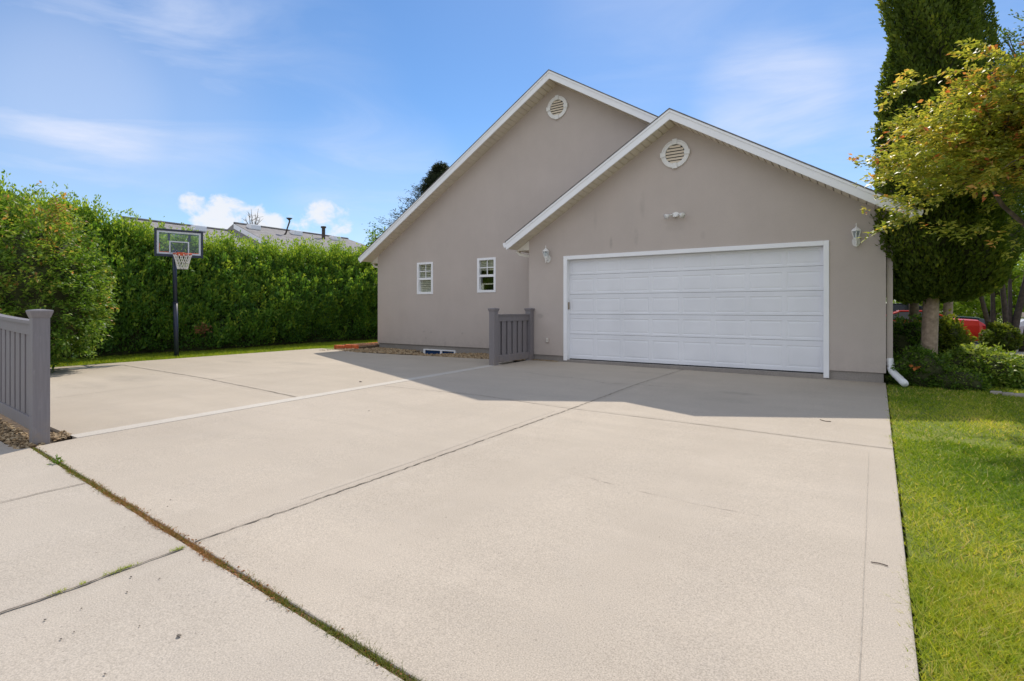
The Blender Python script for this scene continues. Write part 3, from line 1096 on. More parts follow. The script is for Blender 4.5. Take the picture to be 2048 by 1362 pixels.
# basement window in its well
bz0, bz1 = -.20, .018
fr_ = MB()
fr_.box((bw0 + .002, MY - .01, bz1 - .03), (bw1 - .002, MY + .06, bz1)).box((bw0 + .002, MY - .0095, bz0), (bw0 + .06, MY + .0595, bz1 - .03))
xm = lerp(bw0, bw1, .56)
fr_.box((xm - .03, MY - .0095, bz0), (xm + .03, MY + .0595, bz1 - .03)).box((bw1 - .05, MY - .0095, bz0), (bw1 - .002, MY + .0595, bz1 - .03))
bwin = fr_.build('basement_window', 'white', house)
p = MB().box((bw0 + .06, MY + .02, bz0), (bw1 - .05, MY + .03, bz1 - .03)).build('pane', simple('blue_pane', (0.012, 0.045, 0.13), 0.1), None)
p.parent = bwin


# round gable vents
def round_vent(px, py, y, rad, name='gable_vent'):
    c = on_y(px, py, y)
    seg = 40
    mb = MB()
    def ringpts(r, yy):
        return [(c.x + r * math.cos(2 * math.pi * k / seg), yy, c.z + r * math.sin(2 * math.pi * k / seg)) for k in range(seg)]
    prof = [(rad, y), (rad, y - .03), (rad * .90, y - .034), (rad * .88, y - .026), (rad * .70, y - .03), (rad * .68, y - .004)]
    rs = [ringpts(*p_) for p_ in prof]
    for A, B in zip(rs, rs[1:]):
        for k in range(seg):
            j = (k + 1) % seg
            mb.face([A[k], A[j], B[j], B[k]])
    root = mb.build(name, 'lamp_white', house)
    for q in range(4):
        ks = MB()
        th = q * math.pi / 2
        ux, uz = math.cos(th), math.sin(th)
        tx, tz = -uz, ux
        ring = []
        for rr, hw in ((rad * .66, .036), (rad * 1.06, .05)):
            for sg in (-1, 1):
                ring.append((c.x + ux * rr + tx * hw * sg, y - .035, c.z + uz * rr + tz * hw * sg))
        ring = [ring[0], ring[1], ring[3], ring[2]]
        ks.prism(ring, (0, -.012, 0))
        ks.build('keystone', 'lamp_white', None, bevel=.004).parent = root
    sl = MB()
    n = 6
    for i in range(n):
        z = c.z - rad * .66 + (i + .5) * rad * 1.32 / n
        hw = math.sqrt(max(.001, (rad * .68) ** 2 - (z - c.z) ** 2))
        h = rad * 1.32 / n
        sl.face([(c.x - hw, y - .024, z - h * .42), (c.x + hw, y - .024, z - h * .42), (c.x + hw, y - .005, z + h * .30), (c.x - hw, y - .005, z + h * .30)])
        sl.box((c.x - hw, y - .026, z - h * .50), (c.x + hw, y - .020, z - h * .42))
    s_ = sl.build('louvre', 'vent_slat', None)
    s_.parent = root
    d_ = MB().face(ringpts(rad * .69, y - .003)).build('vent_backing', 'dark', None)
    d_.parent = root


round_vent(1350.5, 308, GY, .272)
round_vent(1115, 215.5, MY, .272)


# ------------------------------------------------------------------ wall lamps and small fittings
def lantern(px, py_top, py_bot, label):
    a, b = on_y(px, py_top, GY - .13), on_y(px, py_bot, GY - .13)
    h = a.z - b.z
    c = Vector((a.x, GY - .13, b.z))
    root = thing('wall_lantern', label, 'wall lamp', (c.x, GY, c.z), 'coach lanterns beside the garage door')
    sc = h / .47
    mb = MB()
    mb.lathe([(.006, .47 * sc), (.010, .44 * sc), (.006, .42 * sc), (.012, .40 * sc), (.03, .375 * sc), (.062, .345 * sc), (.075, .325 * sc), (.078, .31 * sc), (.066, .305 * sc)][::-1], 6, c)
    mb.build('cap', 'lamp_white', root, bevel=.002)
    m2 = MB()
    for k in range(6):
        th = 2 * math.pi * (k + .5) / 6
        d = Vector((math.cos(th), math.sin(th), 0))
        m2.tube([c + d * .068 + Vector((0, 0, .31 * sc)), c + d * .036 + Vector((0, 0, .165 * sc))], .0075, 5)
    m2.lathe([(.040, .15 * sc), (.044, .165 * sc), (.036, .175 * sc)], 6, c)
    m2.lathe([(.004, 0), (.010, .02 * sc), (.007, .04 * sc), (.016, .07 * sc), (.022, .11 * sc), (.038, .15 * sc)], 10, c)
    m2.build('cage', 'lamp_white', root)
    m4 = MB().lathe([(.034, .17 * sc), (.062, .30 * sc)], 6, c)
    m4.build('lamp_glass', 'clear', root)
    MB().lathe([(.010, .18 * sc), (.018, .22 * sc), (.016, .27 * sc), (.006, .29 * sc)], 8, c).build('bulb', 'cream', root)
    m3 = MB()
    m3.tube([(c.x, GY - .02, c.z + .10 * sc), (c.x, GY - .07, c.z + .06 * sc), (c.x, GY - .115, c.z + .09 * sc)], .013, 8)
    ring = []
    for k in range(20):
        th = 2 * math.pi * k / 20
        ring.append((c.x + .058 * math.cos(th), GY - .001, c.z + .12 * sc + .085 * math.sin(th)))
    m3.prism(ring, (0, -.022, 0))
    m3.build('wall_plate', 'lamp_white', root, bevel=.003)


lantern(1091.5, 491, 526, 'white coach lantern at the left of the garage door, clear of branches')
lantern(1712.5, 446, 494, 'white coach lantern at the right of the garage door, under the leafy branch')

c = on_y(1352, 431, GY)
fl = thing('flood_light', 'twin silver floodlight on the stucco high above the garage door', 'floodlight', c)
MB().prism([(c.x + .07 * math.cos(2 * math.pi * k / 20), GY - .001, c.z + .015 + .05 * math.sin(2 * math.pi * k / 20)) for k in range(20)], (0, -.03, 0)).build('base_plate', 'lamp_white', fl, bevel=.004)
MB().box((c.x - .03, GY - .09, c.z - .04), (c.x + .035, GY - .031, c.z - .005)).build('sensor', 'lamp_white', fl, bevel=.006)
for s in (-1, 1):
    h = MB()
    o0 = Vector((c.x + s * .05, GY - .035, c.z + .02))
    o1 = Vector((c.x + s * .10, GY - .08, c.z + .005))
    o2 = Vector((c.x + s * .165, GY - .14, c.z - .035))
    h.tube([o0, o1], .012, 8)
    h.tube([o1, lerp(o1, o2, .4), lerp(o1, o2, .75), o2, lerp(o1, o2, .97)], [.022, .030, .052, .056, .048], 14)
    h.build('lamp_head', 'lamp_white', fl, True)
c = on_y(1095.5, 680, GY)
ob = thing('power_outlet', 'small grey outlet box low on the stucco left of the garage door', 'outlet', c)
MB().box((c.x - .035, GY - .03, c.z - .055), (c.x + .035, GY, c.z + .055)).build('cover', 'stucco', ob, bevel=.005)
MB().box((c.x - .02, GY - .034, c.z - .045), (c.x + .02, GY - .0301, c.z - .008)).box((c.x - .02, GY - .034, c.z + .008), (c.x + .02, GY - .0301, c.z + .045)).build('socket', 'cream', ob)

# ------------------------------------------------------------------ fences
def fence_post(root, p, d, w_=.135, h=1.12, cap=True):
    """square post with a moulded cap; d is the fence direction"""
    n = Vector((-d.y, d.x, 0))
    def sq(r, z):
        return [p + d * r + n * r + Vector((0, 0, z)), p - d * r + n * r + Vector((0, 0, z)), p - d * r - n * r + Vector((0, 0, z)), p + d * r - n * r + Vector((0, 0, z))]
    def stack(levels):
        mb = MB()
        rs = [sq(r, z) for r, z in levels]
        for A, B in zip(rs, rs[1:]):
            for k in range(4):
                j = (k + 1) % 4
                mb.face([A[k], A[j], B[j], B[k]])
        mb.face(rs[0])
        mb.face(rs[-1])
        return mb
    r = w_ / 2
    stack([(r, -.05), (r, h)]).build('post', 'composite', root, bevel=.006)
    stack([(r + .004, h - .012), (r + .008, h), (r + .019, h + .035), (r + .021, h + .046), (r + .016, h + .054), (r * .5, h + .060), (.004, h + .062)]).build('post_cap', 'composite', root, bevel=.003)


BACK = -.030


def fence_panel(root, p0, p1, zb, zt0, sag=0.0, pitch=.2, side=1, rt=.12, rb=.15):
    d = (p1 - p0)
    ln = d.length
    d.normalize()
    n = Vector((-d.y, d.x, 0)) * side
    def bar(a, b, half, z0a, z1a, z0b, z1b, off=0.0, name=None):
        mb = MB()
        P = []
        for p, z0, z1 in ((a, z0a, z1a), (b, z0b, z1b)):
            for s, z in ((-half, z0), (half, z0), (half, z1), (-half, z1)):
                P.append(p + n * (s + off) + Vector((0, 0, z)))
        mb.v = [tuple(x) for x in P]
        mb.f = [(0, 1, 2, 3), (4, 7, 6, 5), (0, 4, 5, 1), (1, 5, 6, 2), (2, 6, 7, 3), (3, 7, 4, 0)]
        return mb
    zt = lambda k: zt0 + sag * (k * ln) ** 1.5 if sag else zt0
    seg = 10 if sag else 1
    top, capm = MB(), MB()
    for i in range(seg):
        k0, k1 = i / seg, (i + 1) / seg
        a, b = p0 + d * ln * k0, p0 + d * ln * k1
        m = bar(a, b, .026, zt(k0) - rt, zt(k0), zt(k1) - rt, zt(k1))
        o = len(top.v)
        top.v += m.v
        top.f += [tuple(o + x for x in q) for q in m.f]
        m = bar(a, b, .045, zt(k0) + .0005, zt(k0) + .03, zt(k1) + .0005, zt(k1) + .03)
        o = len(capm.v)
        capm.v += m.v
        capm.f += [tuple(o + x for x in q) for q in m.f]
    top.build('top_rail', 'composite', root)
    capm.build('rail_cap', 'composite', root)
    bar(p0, p1, .028, zb, zb + rb, zb, zb + rb).build('bottom_rail', 'composite', root, bevel=.004)
    k = 0
    x = .01
    while x < ln - .03:
        a, b = x, min(x + pitch - .065, ln)
        m = bar(p0 + d * a, p0 + d * b, .008, zb + rb - .005, zt(a / ln) - rt + .005, zb + rb - .005, zt(b / ln) - rt + .005, .004)
        m2 = bar(p0 + d * (b - .035), p0 + d * min(b + .10, ln), .006, zb + rb - .005, zt(b / ln) - rt + .005, zb + rb - .005, zt(b / ln) - rt + .005, BACK)
        o = len(m.v)
        # the picket keeps its interlocking flange in one mesh
        m.v += m2.v
        m.f += [tuple(o + t for t in q) for q in m2.f]
        m.build('picket', 'composite', root, bevel=.005)
        x += pitch


F1, F2 = on_g(983 + 12, 731), Vector((-6.205, 10.36, 0))
F1 = Vector((F2.x - .035, 8.98, 0))
f1 = thing('fence_section', 'short dark grey composite fence section standing against the garage corner', 'fence', F1, 'grey composite fences')
dd = (F2 - F1).normalized()
fence_post(f1, F1, dd)
fence_post(f1, F2, dd)
fence_panel(f1, F1 + dd * .068, F2 - dd * .068, .045, 1.02, 0, .205, -1)
NP = on_g(67, 890)
NP = NP + Vector((FW.x, FW.y, 0)) * .06
fd = Vector((-.997, .077, 0)).normalized()
f2 = thing('fence_section', 'dark grey fence with upswept top rail at the left picture edge', 'fence', NP, 'grey composite fences')
fence_post(f2, NP, fd, .116, 1.105)
fence_panel(f2, NP + fd * .061, NP + fd * 2.6, 1.0 * .09, 1.035, .02, .21, 1, .10, .115)
fence_post(f2, NP + fd * 2.66, fd, .122, 1.16)

# ------------------------------------------------------------------ basketball hoop
pb = on_g(353, 712)
t_p = (pb.x * FW.x + pb.y * FW.y)
hoop = thing('basketball_hoop', 'navy basketball hoop on a tall pole at the far edge of the concrete court', 'basketball hoop', pb)
ptop = at(348.5, 500, t_p)
MB().tube([pb + Vector((0, 0, -.05)), lerp(pb, ptop, .5)], .052, 12).tube([lerp(pb, ptop, .49), ptop], .046, 12).build('pole', 'navy', hoop, True)
MB().tube([lerp(pb, ptop, .495), lerp(pb, ptop, .51)], .058, 12).build('pole_collar', 'navy', hoop)
bd = Vector((.30, .954, 0)).normalized()           # along the board
bn = Vector((bd.y, -bd.x, 0))                      # its face, towards the court
bc = at(358.5, 487, 12.7)
bw_, bh_ = 1.0, .655
def bpt(u, v, o=0.0):
    return bc + bd * u + Vector((0, 0, v)) + bn * o
def bbar(mb, u0, u1, v0, v1, o0, o1):
    n = len(mb.v)
    for u, v in ((u0, v0), (u1, v0), (u1, v1), (u0, v1)):
        mb.v.append(tuple(bpt(u, v, o0)))
    for u, v in ((u0, v0), (u1, v0), (u1, v1), (u0, v1)):
        mb.v.append(tuple(bpt(u, v, o1)))
    mb.f += [tuple(n + i for i in q) for q in ((3, 2, 1, 0), (4, 5, 6, 7), (0, 1, 5, 4), (1, 2, 6, 5), (2, 3, 7, 6), (3, 0, 4, 7))]
    return mb
def frame(mb, u, v, t, o0, o1, cv=0.0, cu=0.0, tb=None):
    tb = tb or t
    bbar(mb, cu - u, cu - u + t, cv - v, cv + v, o0, o1)
    bbar(mb, cu + u - t, cu + u, cv - v, cv + v, o0, o1)
    bbar(mb, cu - u + t, cu + u - t, cv + v - t, cv + v, o0, o1)
    bbar(mb, cu - u + t, cu + u - t, cv - v, cv - v + tb, o0, o1)
    return mb
hw_, hh_ = bw_ / 2, bh_ / 2
fb = frame(MB(), hw_, hh_, .045, -.02, .02, tb=.06).build('board_frame', 'navy', hoop, bevel=.004)
cp = bbar(MB(), -hw_ + .045, hw_ - .045, -hh_ + .06, hh_ - .045, -.002, .002).build('backboard', 'clear', hoop)
ln = MB()
frame(ln, hw_ - .05, hh_ - .052, .042, .003, .005, cv=.006)
frame(ln, .205, .15, .028, .003, .005, cv=-.10)
ln.build('white_marking', 'line', hoop)
st = MB()
bbar(st, -.235, -.185, .055, hh_ - .095, -.012, -.003)
bbar(st, .185, .235, .055, hh_ - .095, -.012, -.003)
bbar(st, -hw_ + .095, hw_ - .095, hh_ - .115, hh_ - .095, -.012, -.003)
frame(st, .175, .12, .012, .003, .0048, cv=-.10)
st.build('board_brace', 'navy', hoop)
bbar(bbar(bbar(MB(), -hw_ + .094, -.21, -hh_ + .100, -hh_ + .115, .003, .005), .21, hw_ - .094, -hh_ + .100, -hh_ + .115, .003, .005), -hw_ + .094, -hw_ + .105, -hh_ + .115, -.02, .003, .005).build('red_marking', 'orange', hoop)
arm = MB()
for u in (-.15, .15):
    arm.tube([bpt(u, .0, -.03), bpt(0, -.28, -.10), ptop + Vector((0, 0, -.02))], .013, 6)
arm.tube([bpt(0, -.2, -.03), ptop + Vector((0, 0, .0))], .018, 6).tube([bpt(-.06, -.30, -.02), ptop + Vector((0, 0, -.34)) + bn * .06, ptop + Vector((0, 0, -.45))], .012, 6)
arm.build('lift_arm', 'navy', hoop)
rc = bpt(.03, -.272, .28)
rr = .19
rim = MB()
rpts = [rc + bd * rr * math.cos(2 * math.pi * k / 28) + bn * rr * math.sin(2 * math.pi * k / 28) for k in range(29)]
rim.tube(rpts, .010, 8, False)
bbar(rim, -.05, .11, -.30, -.22, .006, .10)
rim.build('rim', 'orange', hoop, True)
net = MB()
nk = 12
for k in range(nk):
    for sg in (1, -1):
        P_ = []
        for i in range(6):
            z = i / 5
            r_ = rr * (1 - .46 * z ** .8)
            th = 2 * math.pi * (k + sg * .5 * i * .5) / nk
            P_.append(rc + bd * r_ * math.cos(th) + bn * r_ * math.sin(th) + Vector((0, 0, -.015 - .34 * z)))
        net.tube(P_, .0062, 5, False)
net.build('net', 'net', hoop)
mk = MB()
for i, (u, wd, hh) in enumerate(((-.10, .012, .07), (-.06, .04, .012), (-.03, .012, .06), (.01, .05, .012), (.05, .012, .05), (.09, .03, .012))):
    bbar(mk, u, u + wd, .17 - hh / 2, .17 + hh / 2, .003, .0045)
mk.build('worn_lettering', simple('worn_print', (0.30, 0.36, 0.40), 0.5), hoop)


# ------------------------------------------------------------------ stones and edging
def pebbles(name, pts, size, mat='stone', parent=None):
    """many small stones as one mesh"""
    base = np.array([(1, 0, 0), (-1, 0, 0), (0, 1, 0), (0, -1, 0), (0, 0, 1), (0, 0, -1)], float)
    fs = np.array([(0, 2, 4), (2, 1, 4), (1, 3, 4), (3, 0, 4), (2, 0, 5), (1, 2, 5), (3, 1, 5), (0, 3, 5)])
    n = len(pts)
    sc = size * rng.uniform(.5, 1.5, (n, 1)) * rng.uniform(.6, 1.2, (n, 3)) * np.array([1, 1, .6])
    a = rng.uniform(0, 6.28, n)
    ca, sa = np.cos(a), np.sin(a)
    b = base[None] * sc[:, None, :] * (1 + rng.normal(size=(n, 6, 1)) * .18)
    x = b[..., 0] * ca[:, None] - b[..., 1] * sa[:, None]
    y = b[..., 0] * sa[:, None] + b[..., 1] * ca[:, None]
    v = np.stack([x, y, b[..., 2]], -1) + np.asarray(pts)[:, None, :]
    tri = v[:, fs].reshape(-1, 3)
    return np_mesh(name, tri, 3, mat, parent, np.repeat(rng.random(n), 8))


def bed_h(x, y):
    k = np.clip((y - 10.0) / 1.3, 0, 1)
    h = -.012 + .025 * vnoise(x * 1.5, y * 2, 5) - .028 * k
    m = np.exp(-(((x - (bw0 + bw1) / 2) / ((bw1 - bw0) * .52)) ** 4)) * np.clip((y - 10.45) / .3, 0, 1)
    return h * (1 - m) - .2 * m


mb = MB()
nx, ny = 60, 14
X = np.linspace(ml0 - .5, -6.3, nx)
def bed_front(x):
    return lerp(RK1.y, RK2.y, (x - RK1.x) / (RK2.x - RK1.x)) - .02
g = []
for i in range(nx):
    row = []
    for j in range(ny):
        y = lerp(bed_front(X[i]), MY + .06, j / (ny - 1))
        row.append((X[i], y, float(bed_h(X[i], np.array(y)))))
    g.append(row)
for i in range(nx - 1):
    for j in range(ny - 1):
        mb.face([g[i][j], g[i + 1][j], g[i + 1][j + 1], g[i][j + 1]])
mb.build('bed_soil', 'soil')['kind'] = 'structure'
x = rng.uniform(ml0 - .4, -6.32, 5200)
y = np.array([rng.uniform(bed_front(a) + .03, MY) for a in x])
tag(pebbles('bed_gravel', np.stack([x, y, bed_h(x, y) + .012], 1), .030), 'tan river gravel along the foot of the main house wall', 'gravel', kind='stuff')
# stones under the left fence and beside its post
k = rng.uniform(-.02, 2.6, 900)
o = rng.uniform(-.10, .08, 900)
P_ = np.array([(J1.x - a + .0, joint_y(J1.x - a) + b, .0) for a, b in zip(k, o)])
P_[:, 2] = rng.uniform(-.02, .012, 900)
tag(pebbles('fence_gravel', P_, .022), 'tan gravel strip under the left fence', 'gravel', kind='stuff')
c = on_g(116, 872)
P_ = np.stack([rng.uniform(c.x - .2, c.x + .10, 150), rng.uniform(c.y - .05, c.y + .10, 150), rng.uniform(-.03, .004, 150)], 1)
tag(pebbles('post_gravel', P_, .02), 'small gravel patch beside the left fence post', 'gravel', kind='stuff')
sheet('fence_bed', [(-14, joint_y(-14) - .125), (J1.x - .3, joint_y(J1.x - .3) - .105), (J1.x + .02, joint_y(J1.x) - .01), (J1.x + .35, joint_y(J1.x) + .02), (J1.x + .02, 1.895), (-14, 2.7)], 'soil', -.03, .1)
c = on_y(1068, 716, GY - .15)
x = rng.uniform(-6.22, -5.5, 160)
tag(pebbles('corner_gravel', np.stack([x, rng.uniform(GY - .12, GY - .0, 160), np.array([gz(a) for a in x]) + .008], 1), .016), 'loose grit at the garage corner behind the fence', 'gravel', kind='stuff')

tb = thing('timber_edging', 'low red-stained timber edging at the corner of the house by the lawn', 'edging', (ml0 - .6, 10.4, 0))
tx0, tx1 = on_y(671, 695, 10.42).x, ml0 + .12
for (a, b, y0_, h0, h1) in ((tx0, lerp(tx0, tx1, .48), 10.36, -.05, .085), (lerp(tx0, tx1, .46), tx1, 10.42, -.05, .115)):
    MB().box((a, y0_, h0), (b, y0_ + .10, h1)).build('timber', 'redwood', tb, bevel=.008)
MB().box((tx0, 10.4605, -.05), (tx0 + .1, 12.6, .08)).build('timber', 'redwood', tb, bevel=.008)
x = rng.uniform(tx0 + .1, tx1 - .1, 700)
y = rng.uniform(10.52, 11.4, 700)
tag(pebbles('mulch', np.stack([x, y, rng.uniform(.05, .09, 700)], 1), .03, simple('bark_mulch', (0.22, 0.11, 0.06), .95, .4, 20)), 'brown bark mulch inside the red timber edging', 'mulch', kind='stuff')
MB().box((tx0 + .1, 10.521, -.1), (ml0 - .01, 12.5, .06)).box((ml0 - .01, 10.521, -.1), (tx1 - .02, 11.3, .06)).build('mulch_bed', 'soil')['kind'] = 'structure'

# ------------------------------------------------------------------ grass
def blades(P, h, w_, lean=.5):
    n = len(P)
    th = rng.uniform(0, 6.28, n)
    ln = rng.normal(size=(n, 2)) * lean
    h = h * rng.uniform(.5, 1.35, n)
    v = np.empty((n, 3, 3))
    s = np.stack([np.cos(th), np.sin(th), np.zeros(n)], 1) * (w_ * rng.uniform(.6, 1.3, n))[:, None] / 2
    v[:, 0] = P - s
    v[:, 1] = P + s
    v[:, 2] = P + np.stack([ln[:, 0] * h, ln[:, 1] * h, h], 1)
    return v.reshape(-1, 3)


def vgz(x):
    return np.where(x < FOLD, 0.0, -0.0055 * (np.minimum(x, 9) - FOLD))


pts = []
for (x0, x1, y0, y1, n) in ((.12, 1.4, .9, 3.2, 62000), (.2, 3.4, 2.6, 6.2, 74000), (.3, 6.0, 6.0, 11.0, 60000), (.7, 8.5, 10.6, 19.4, 40000)):
    x = rng.uniform(x0, x1, n)
    y = rng.uniform(y0, y1, n)
    ex = EA.x + (EB.x - EA.x) * (y - EA.y) / (EB.y - EA.y)
    ex = np.where(y > 10.4, .5, ex)
    k = (x > ex + rng.normal(0, .02, n) + .012)
    pts.append(np.stack([x[k], y[k]], 1))
P_ = np.concatenate(pts)
thin = np.clip(vnoise(P_[:, 0] * 1.7, P_[:, 1] * 1.7, 57) - .45, 0, 1)              # worn, thin places
P_ = P_[rng.random(len(P_)) > thin * 1.1]
z = vgz(P_[:, 0]) - .020
clp = vnoise(P_[:, 0] * 5, P_[:, 1] * 5, 58)
dist = np.hypot(P_[:, 0], P_[:, 1])
nz = vnoise(P_[:, 0] * 1.1, P_[:, 1] * 1.1, 3)
nz2 = vnoise(P_[:, 0] * .45, P_[:, 1] * .45, 8)
tint = np.clip(.46 + .30 * nz + .24 * nz2 + rng.normal(size=len(P_)) * .19, 0, 1)
dry = rng.random(len(P_)) < (.05 + .10 * np.clip(nz2, 0, 1) + .12 * (P_[:, 1] > 9))
tint[dry] = rng.uniform(.8, 1, dry.sum())
tag(np_mesh('lawn_grass', blades(np.column_stack([P_, z]), np.clip(.030 + .004 * nz + .011 * clp, .012, .06), .0030 + .0011 * dist, .85), 3, 'grass', None, tint), 'mown lawn grass beside the right edge of the drive', 'grass', kind='stuff')
n = 30000
y = rng.uniform(2.5, 14, n)
x = rng.uniform(-15.4, -13.4, n)
ex = CE1.x + (CE2.x - CE1.x) * (y - CE1.y) / (CE2.y - CE1.y)
k = x < ex + .02
P_ = np.stack([x[k], y[k], np.full(k.sum(), -.03)], 1)
tag(np_mesh('strip_grass', blades(P_, .06, .014, .5), 3, 'grass', None, np.clip(.40 + rng.normal(size=len(P_)) * .18, 0, 1)), 'grass strip between the court and the tall hedge', 'grass', kind='stuff')

# moss and dead grass in the planted joint
sheet('joint_soil', [(J1.x - .1, joint_y(J1.x - .1) - .06), (.12, joint_y(.12) - .06), (.12, joint_y(.12) + .06), (J1.x - .1, joint_y(J1.x - .1) + .06)], simple('joint_moss', (0.17, 0.10, 0.045), .95, .5, 25, bmp=.8), -.010, .06)
n = 17000
s_ = rng.uniform(0, 1, n) ** .8 * ((J2 - J1).length + 1.2)
cl = vnoise(s_ * 5, s_ * 0, 21)
k = rng.random(n) < np.clip(.62 + .5 * cl, .12, 1)
s_ = s_[k]
cl = cl[k]
off = rng.normal(size=len(s_)) * (.008 + .007 * np.clip(vnoise(s_ * 3, s_ * 0, 51), 0, 1)) + .006 * np.sin(s_ * 9)
P_ = np.stack([J1.x + jd.x * s_ + jn.x * off, J1.y + jd.y * s_ + jn.y * off, np.zeros(len(s_))], 1)
P_[:, 2] = vgz(P_[:, 0]) - .012
g2 = vnoise(s_ * 2.2, s_ * 0, 33)
tint = np.where(g2 + rng.normal(size=len(s_)) * .35 > .05, rng.uniform(.25, .70, len(s_)), rng.uniform(.86, 1, len(s_)))
dz = np.hypot(P_[:, 0], P_[:, 1])
tag(np_mesh('joint_grass', blades(P_, .018, .0035 + .0008 * dz, .75), 3, leaf_mat('joint_blade', [(0, (0.06, 0.09, 0.015)), (0.5, (0.16, 0.19, 0.03)), (0.8, (0.26, 0.20, 0.06)), (1, (0.36, 0.17, 0.07))], .25), None, tint),
    'moss and dead grass growing along the open joint', 'grass', kind='stuff')
n = 2600
q_ = rng.uniform(0, 1, n) ** .8 * ((J2 - J1).length + 1.2)
q_ = q_[rng.random(n) < np.clip(.5 - .6 * vnoise(q_ * 2.2, q_ * 0, 33), .1, 1)]
off = rng.normal(size=len(q_)) * .013 + .006 * np.sin(q_ * 9)
P_ = np.stack([J1.x + jd.x * q_ + jn.x * off, J1.y + jd.y * q_ + jn.y * off, np.zeros(len(q_))], 1)
P_[:, 2] = vgz(P_[:, 0]) + np.where(abs(off) < .015, -.006, .002)
tag(pebbles('joint_debris', P_, .0045, simple('dry_debris', (0.30, 0.14, 0.055), .95, .5, 60)), 'rust brown leaf crumbs gathered in the open joint', 'debris', kind='stuff')
a_, b_ = on_g(20, 1220), on_g(368, 1095)
s_ = rng.uniform(0, 1, 1500)
k = rng.random(1500) < np.clip(vnoise(s_ * 12, s_ * 0, 4) + .1, 0, 1)
s_ = s_[k]
P_ = np.array([tuple(lerp(a_, b_, q)) for q in s_]) + rv(len(s_), .006) * np.array([1, 1, 0])
tag(np_mesh('crack_grass', blades(P_, .013, .003, .9), 3, 'grass', None, rng.uniform(.2, .8, len(s_))), 'short grass tufts in the narrow pavement crack', 'grass', kind='stuff')
c = on_g(113, 926)
n = 26
dirs = rv(n)
dirs[:, 2] = abs(dirs[:, 2]) + .25
np_w = np_mesh('weed', leaf_verts(np.tile(np.array(c), (n, 1)) + rv(n, .012), dirs, rv(n), rng.uniform(.02, .06, n), .012), 4, 'ivy', None, rng.uniform(.2, .8, n))
tag(np_w, 'small leafy weed sprouting from the open joint near the left post', 'weed')

# small dark bits lying on the slabs
for i, (px, py, s) in enumerate((q[0], q[1], q[2] * .6) for q in ((358, 1272, .013), (262, 1154, .007), (254, 1184, .007), (319, 1157, .006), (90, 1240, .008), (122, 1278, .006), (148, 1264, .005), (210, 1348, .006), (335, 1013, .006), (341, 1000, .007),
                                 (301, 1020, .005), (721, 764, .03), (738, 822, .012), (279, 1252, .005), (163, 1217, .006))):
    p = on_g(px, py)
    mb = MB()
    r = random.Random(i)
    mb.lathe([(s * .5, 0), (s * r.uniform(.9, 1.1), s * .25), (s * .8, s * .6), (s * .25, s * .85)], 7, (p.x, p.y, p.z))
    mb.v = [(p.x + (x - p.x) * (1.7 if i % 2 else 1.2), y, z) for x, y, z in mb.v]
    tag(mb.build('pebble', 'joint'), 'dark pebble or seed lying on the pale concrete', 'pebble', 'dark bits scattered on the concrete')
for i, (pl, s) in enumerate(((((1742, 1126), (1756, 1128), (1768, 1131), (1776, 1134)), .0026), (((1640, 840), (1650, 843), (1662, 844)), .004))):
    P_ = [on_g(*q) + Vector((0, 0, .005)) for q in pl]
    tag(MB().tube(P_, s, 5).build('twig', 'bark'), ('thin curved twig on the concrete near the right edge' if i == 0 else 'tiny twig on the concrete just beyond the shadow edge'), 'twig', None)

# ------------------------------------------------------------------ tall hedge
hedge = thing('tall_hedge', 'tall dense green hedge behind the basketball court', 'hedge', (-15.6, 10, 0))
HX = -14.75
def hedge_front(y, z):
    return HX - .10 + .24 * vnoise(y * .9, z * .8, 41) + .13 * vnoise(y * 2.6, z * 2.0, 42) - .85 * np.clip((z - 1.75) / 1.25, 0, 1) ** 1.3 - .22 * np.clip((1.1 - z) / 1.1, 0, 1)
def hedge_top(y):
    return 2.93 + .50 * np.clip((6.8 - y) / 2.2, 0, 1) + .10 * vnoise(y * 1.0, y * 0, 43) + .17 * vnoise(y * 3.2, y * 0, 44) 
ny, nz_ = 90, 14
Yg = np.linspace(.5, 19, ny)
mb = MB()
g = []
for yy in Yg:
    row = []
    T_ = float(hedge_top(np.array(yy))) - .35
    for j in range(nz_):
        zz = -.06 + (T_ + .06) * j / (nz_ - 1)
        row.append((float(hedge_front(np.array(yy), np.array(zz))) - .30, yy, zz))
    row.append((HX - 2.4, yy, T_ - .1))
    g.append(row)
for i in range(ny - 1):
    for j in range(nz_):
        mb.face([g[i][j], g[i + 1][j], g[i + 1][j + 1], g[i][j + 1]])
mb.build('stems', 'core', hedge)
n = 66000
y = rng.uniform(.5, 19, n)
T_ = hedge_top(y)
z = .06 + (T_ - .06) * rng.random(n) ** .9
xo = hedge_front(y, z)
clump = .6 * vnoise(y * 4.2, z * 1.3, 45) + .5 * vnoise(y * 7, z * 5.5, 46)
dep = rng.exponential(.11, n) + .30 * np.clip(-clump - .15, 0, 1)
P_ = np.stack([xo - dep + .06 * clump, y, z], 1)
D_ = rv(n, .55) + np.array([.40, 0, .95])
Nr = rv(n, .6) + np.array([.8, 0, .6])
tint = .38 + .26 * clump + rng.normal(size=n) * .15 + .20 * (z / T_ - .5)  # leaf tint grows lighter towards the top: sunlight painted in
Lf = rng.uniform(.04, .115, n)
V1 = leaf_verts(P_, D_, Nr, Lf, Lf * .5)
t1 = tint
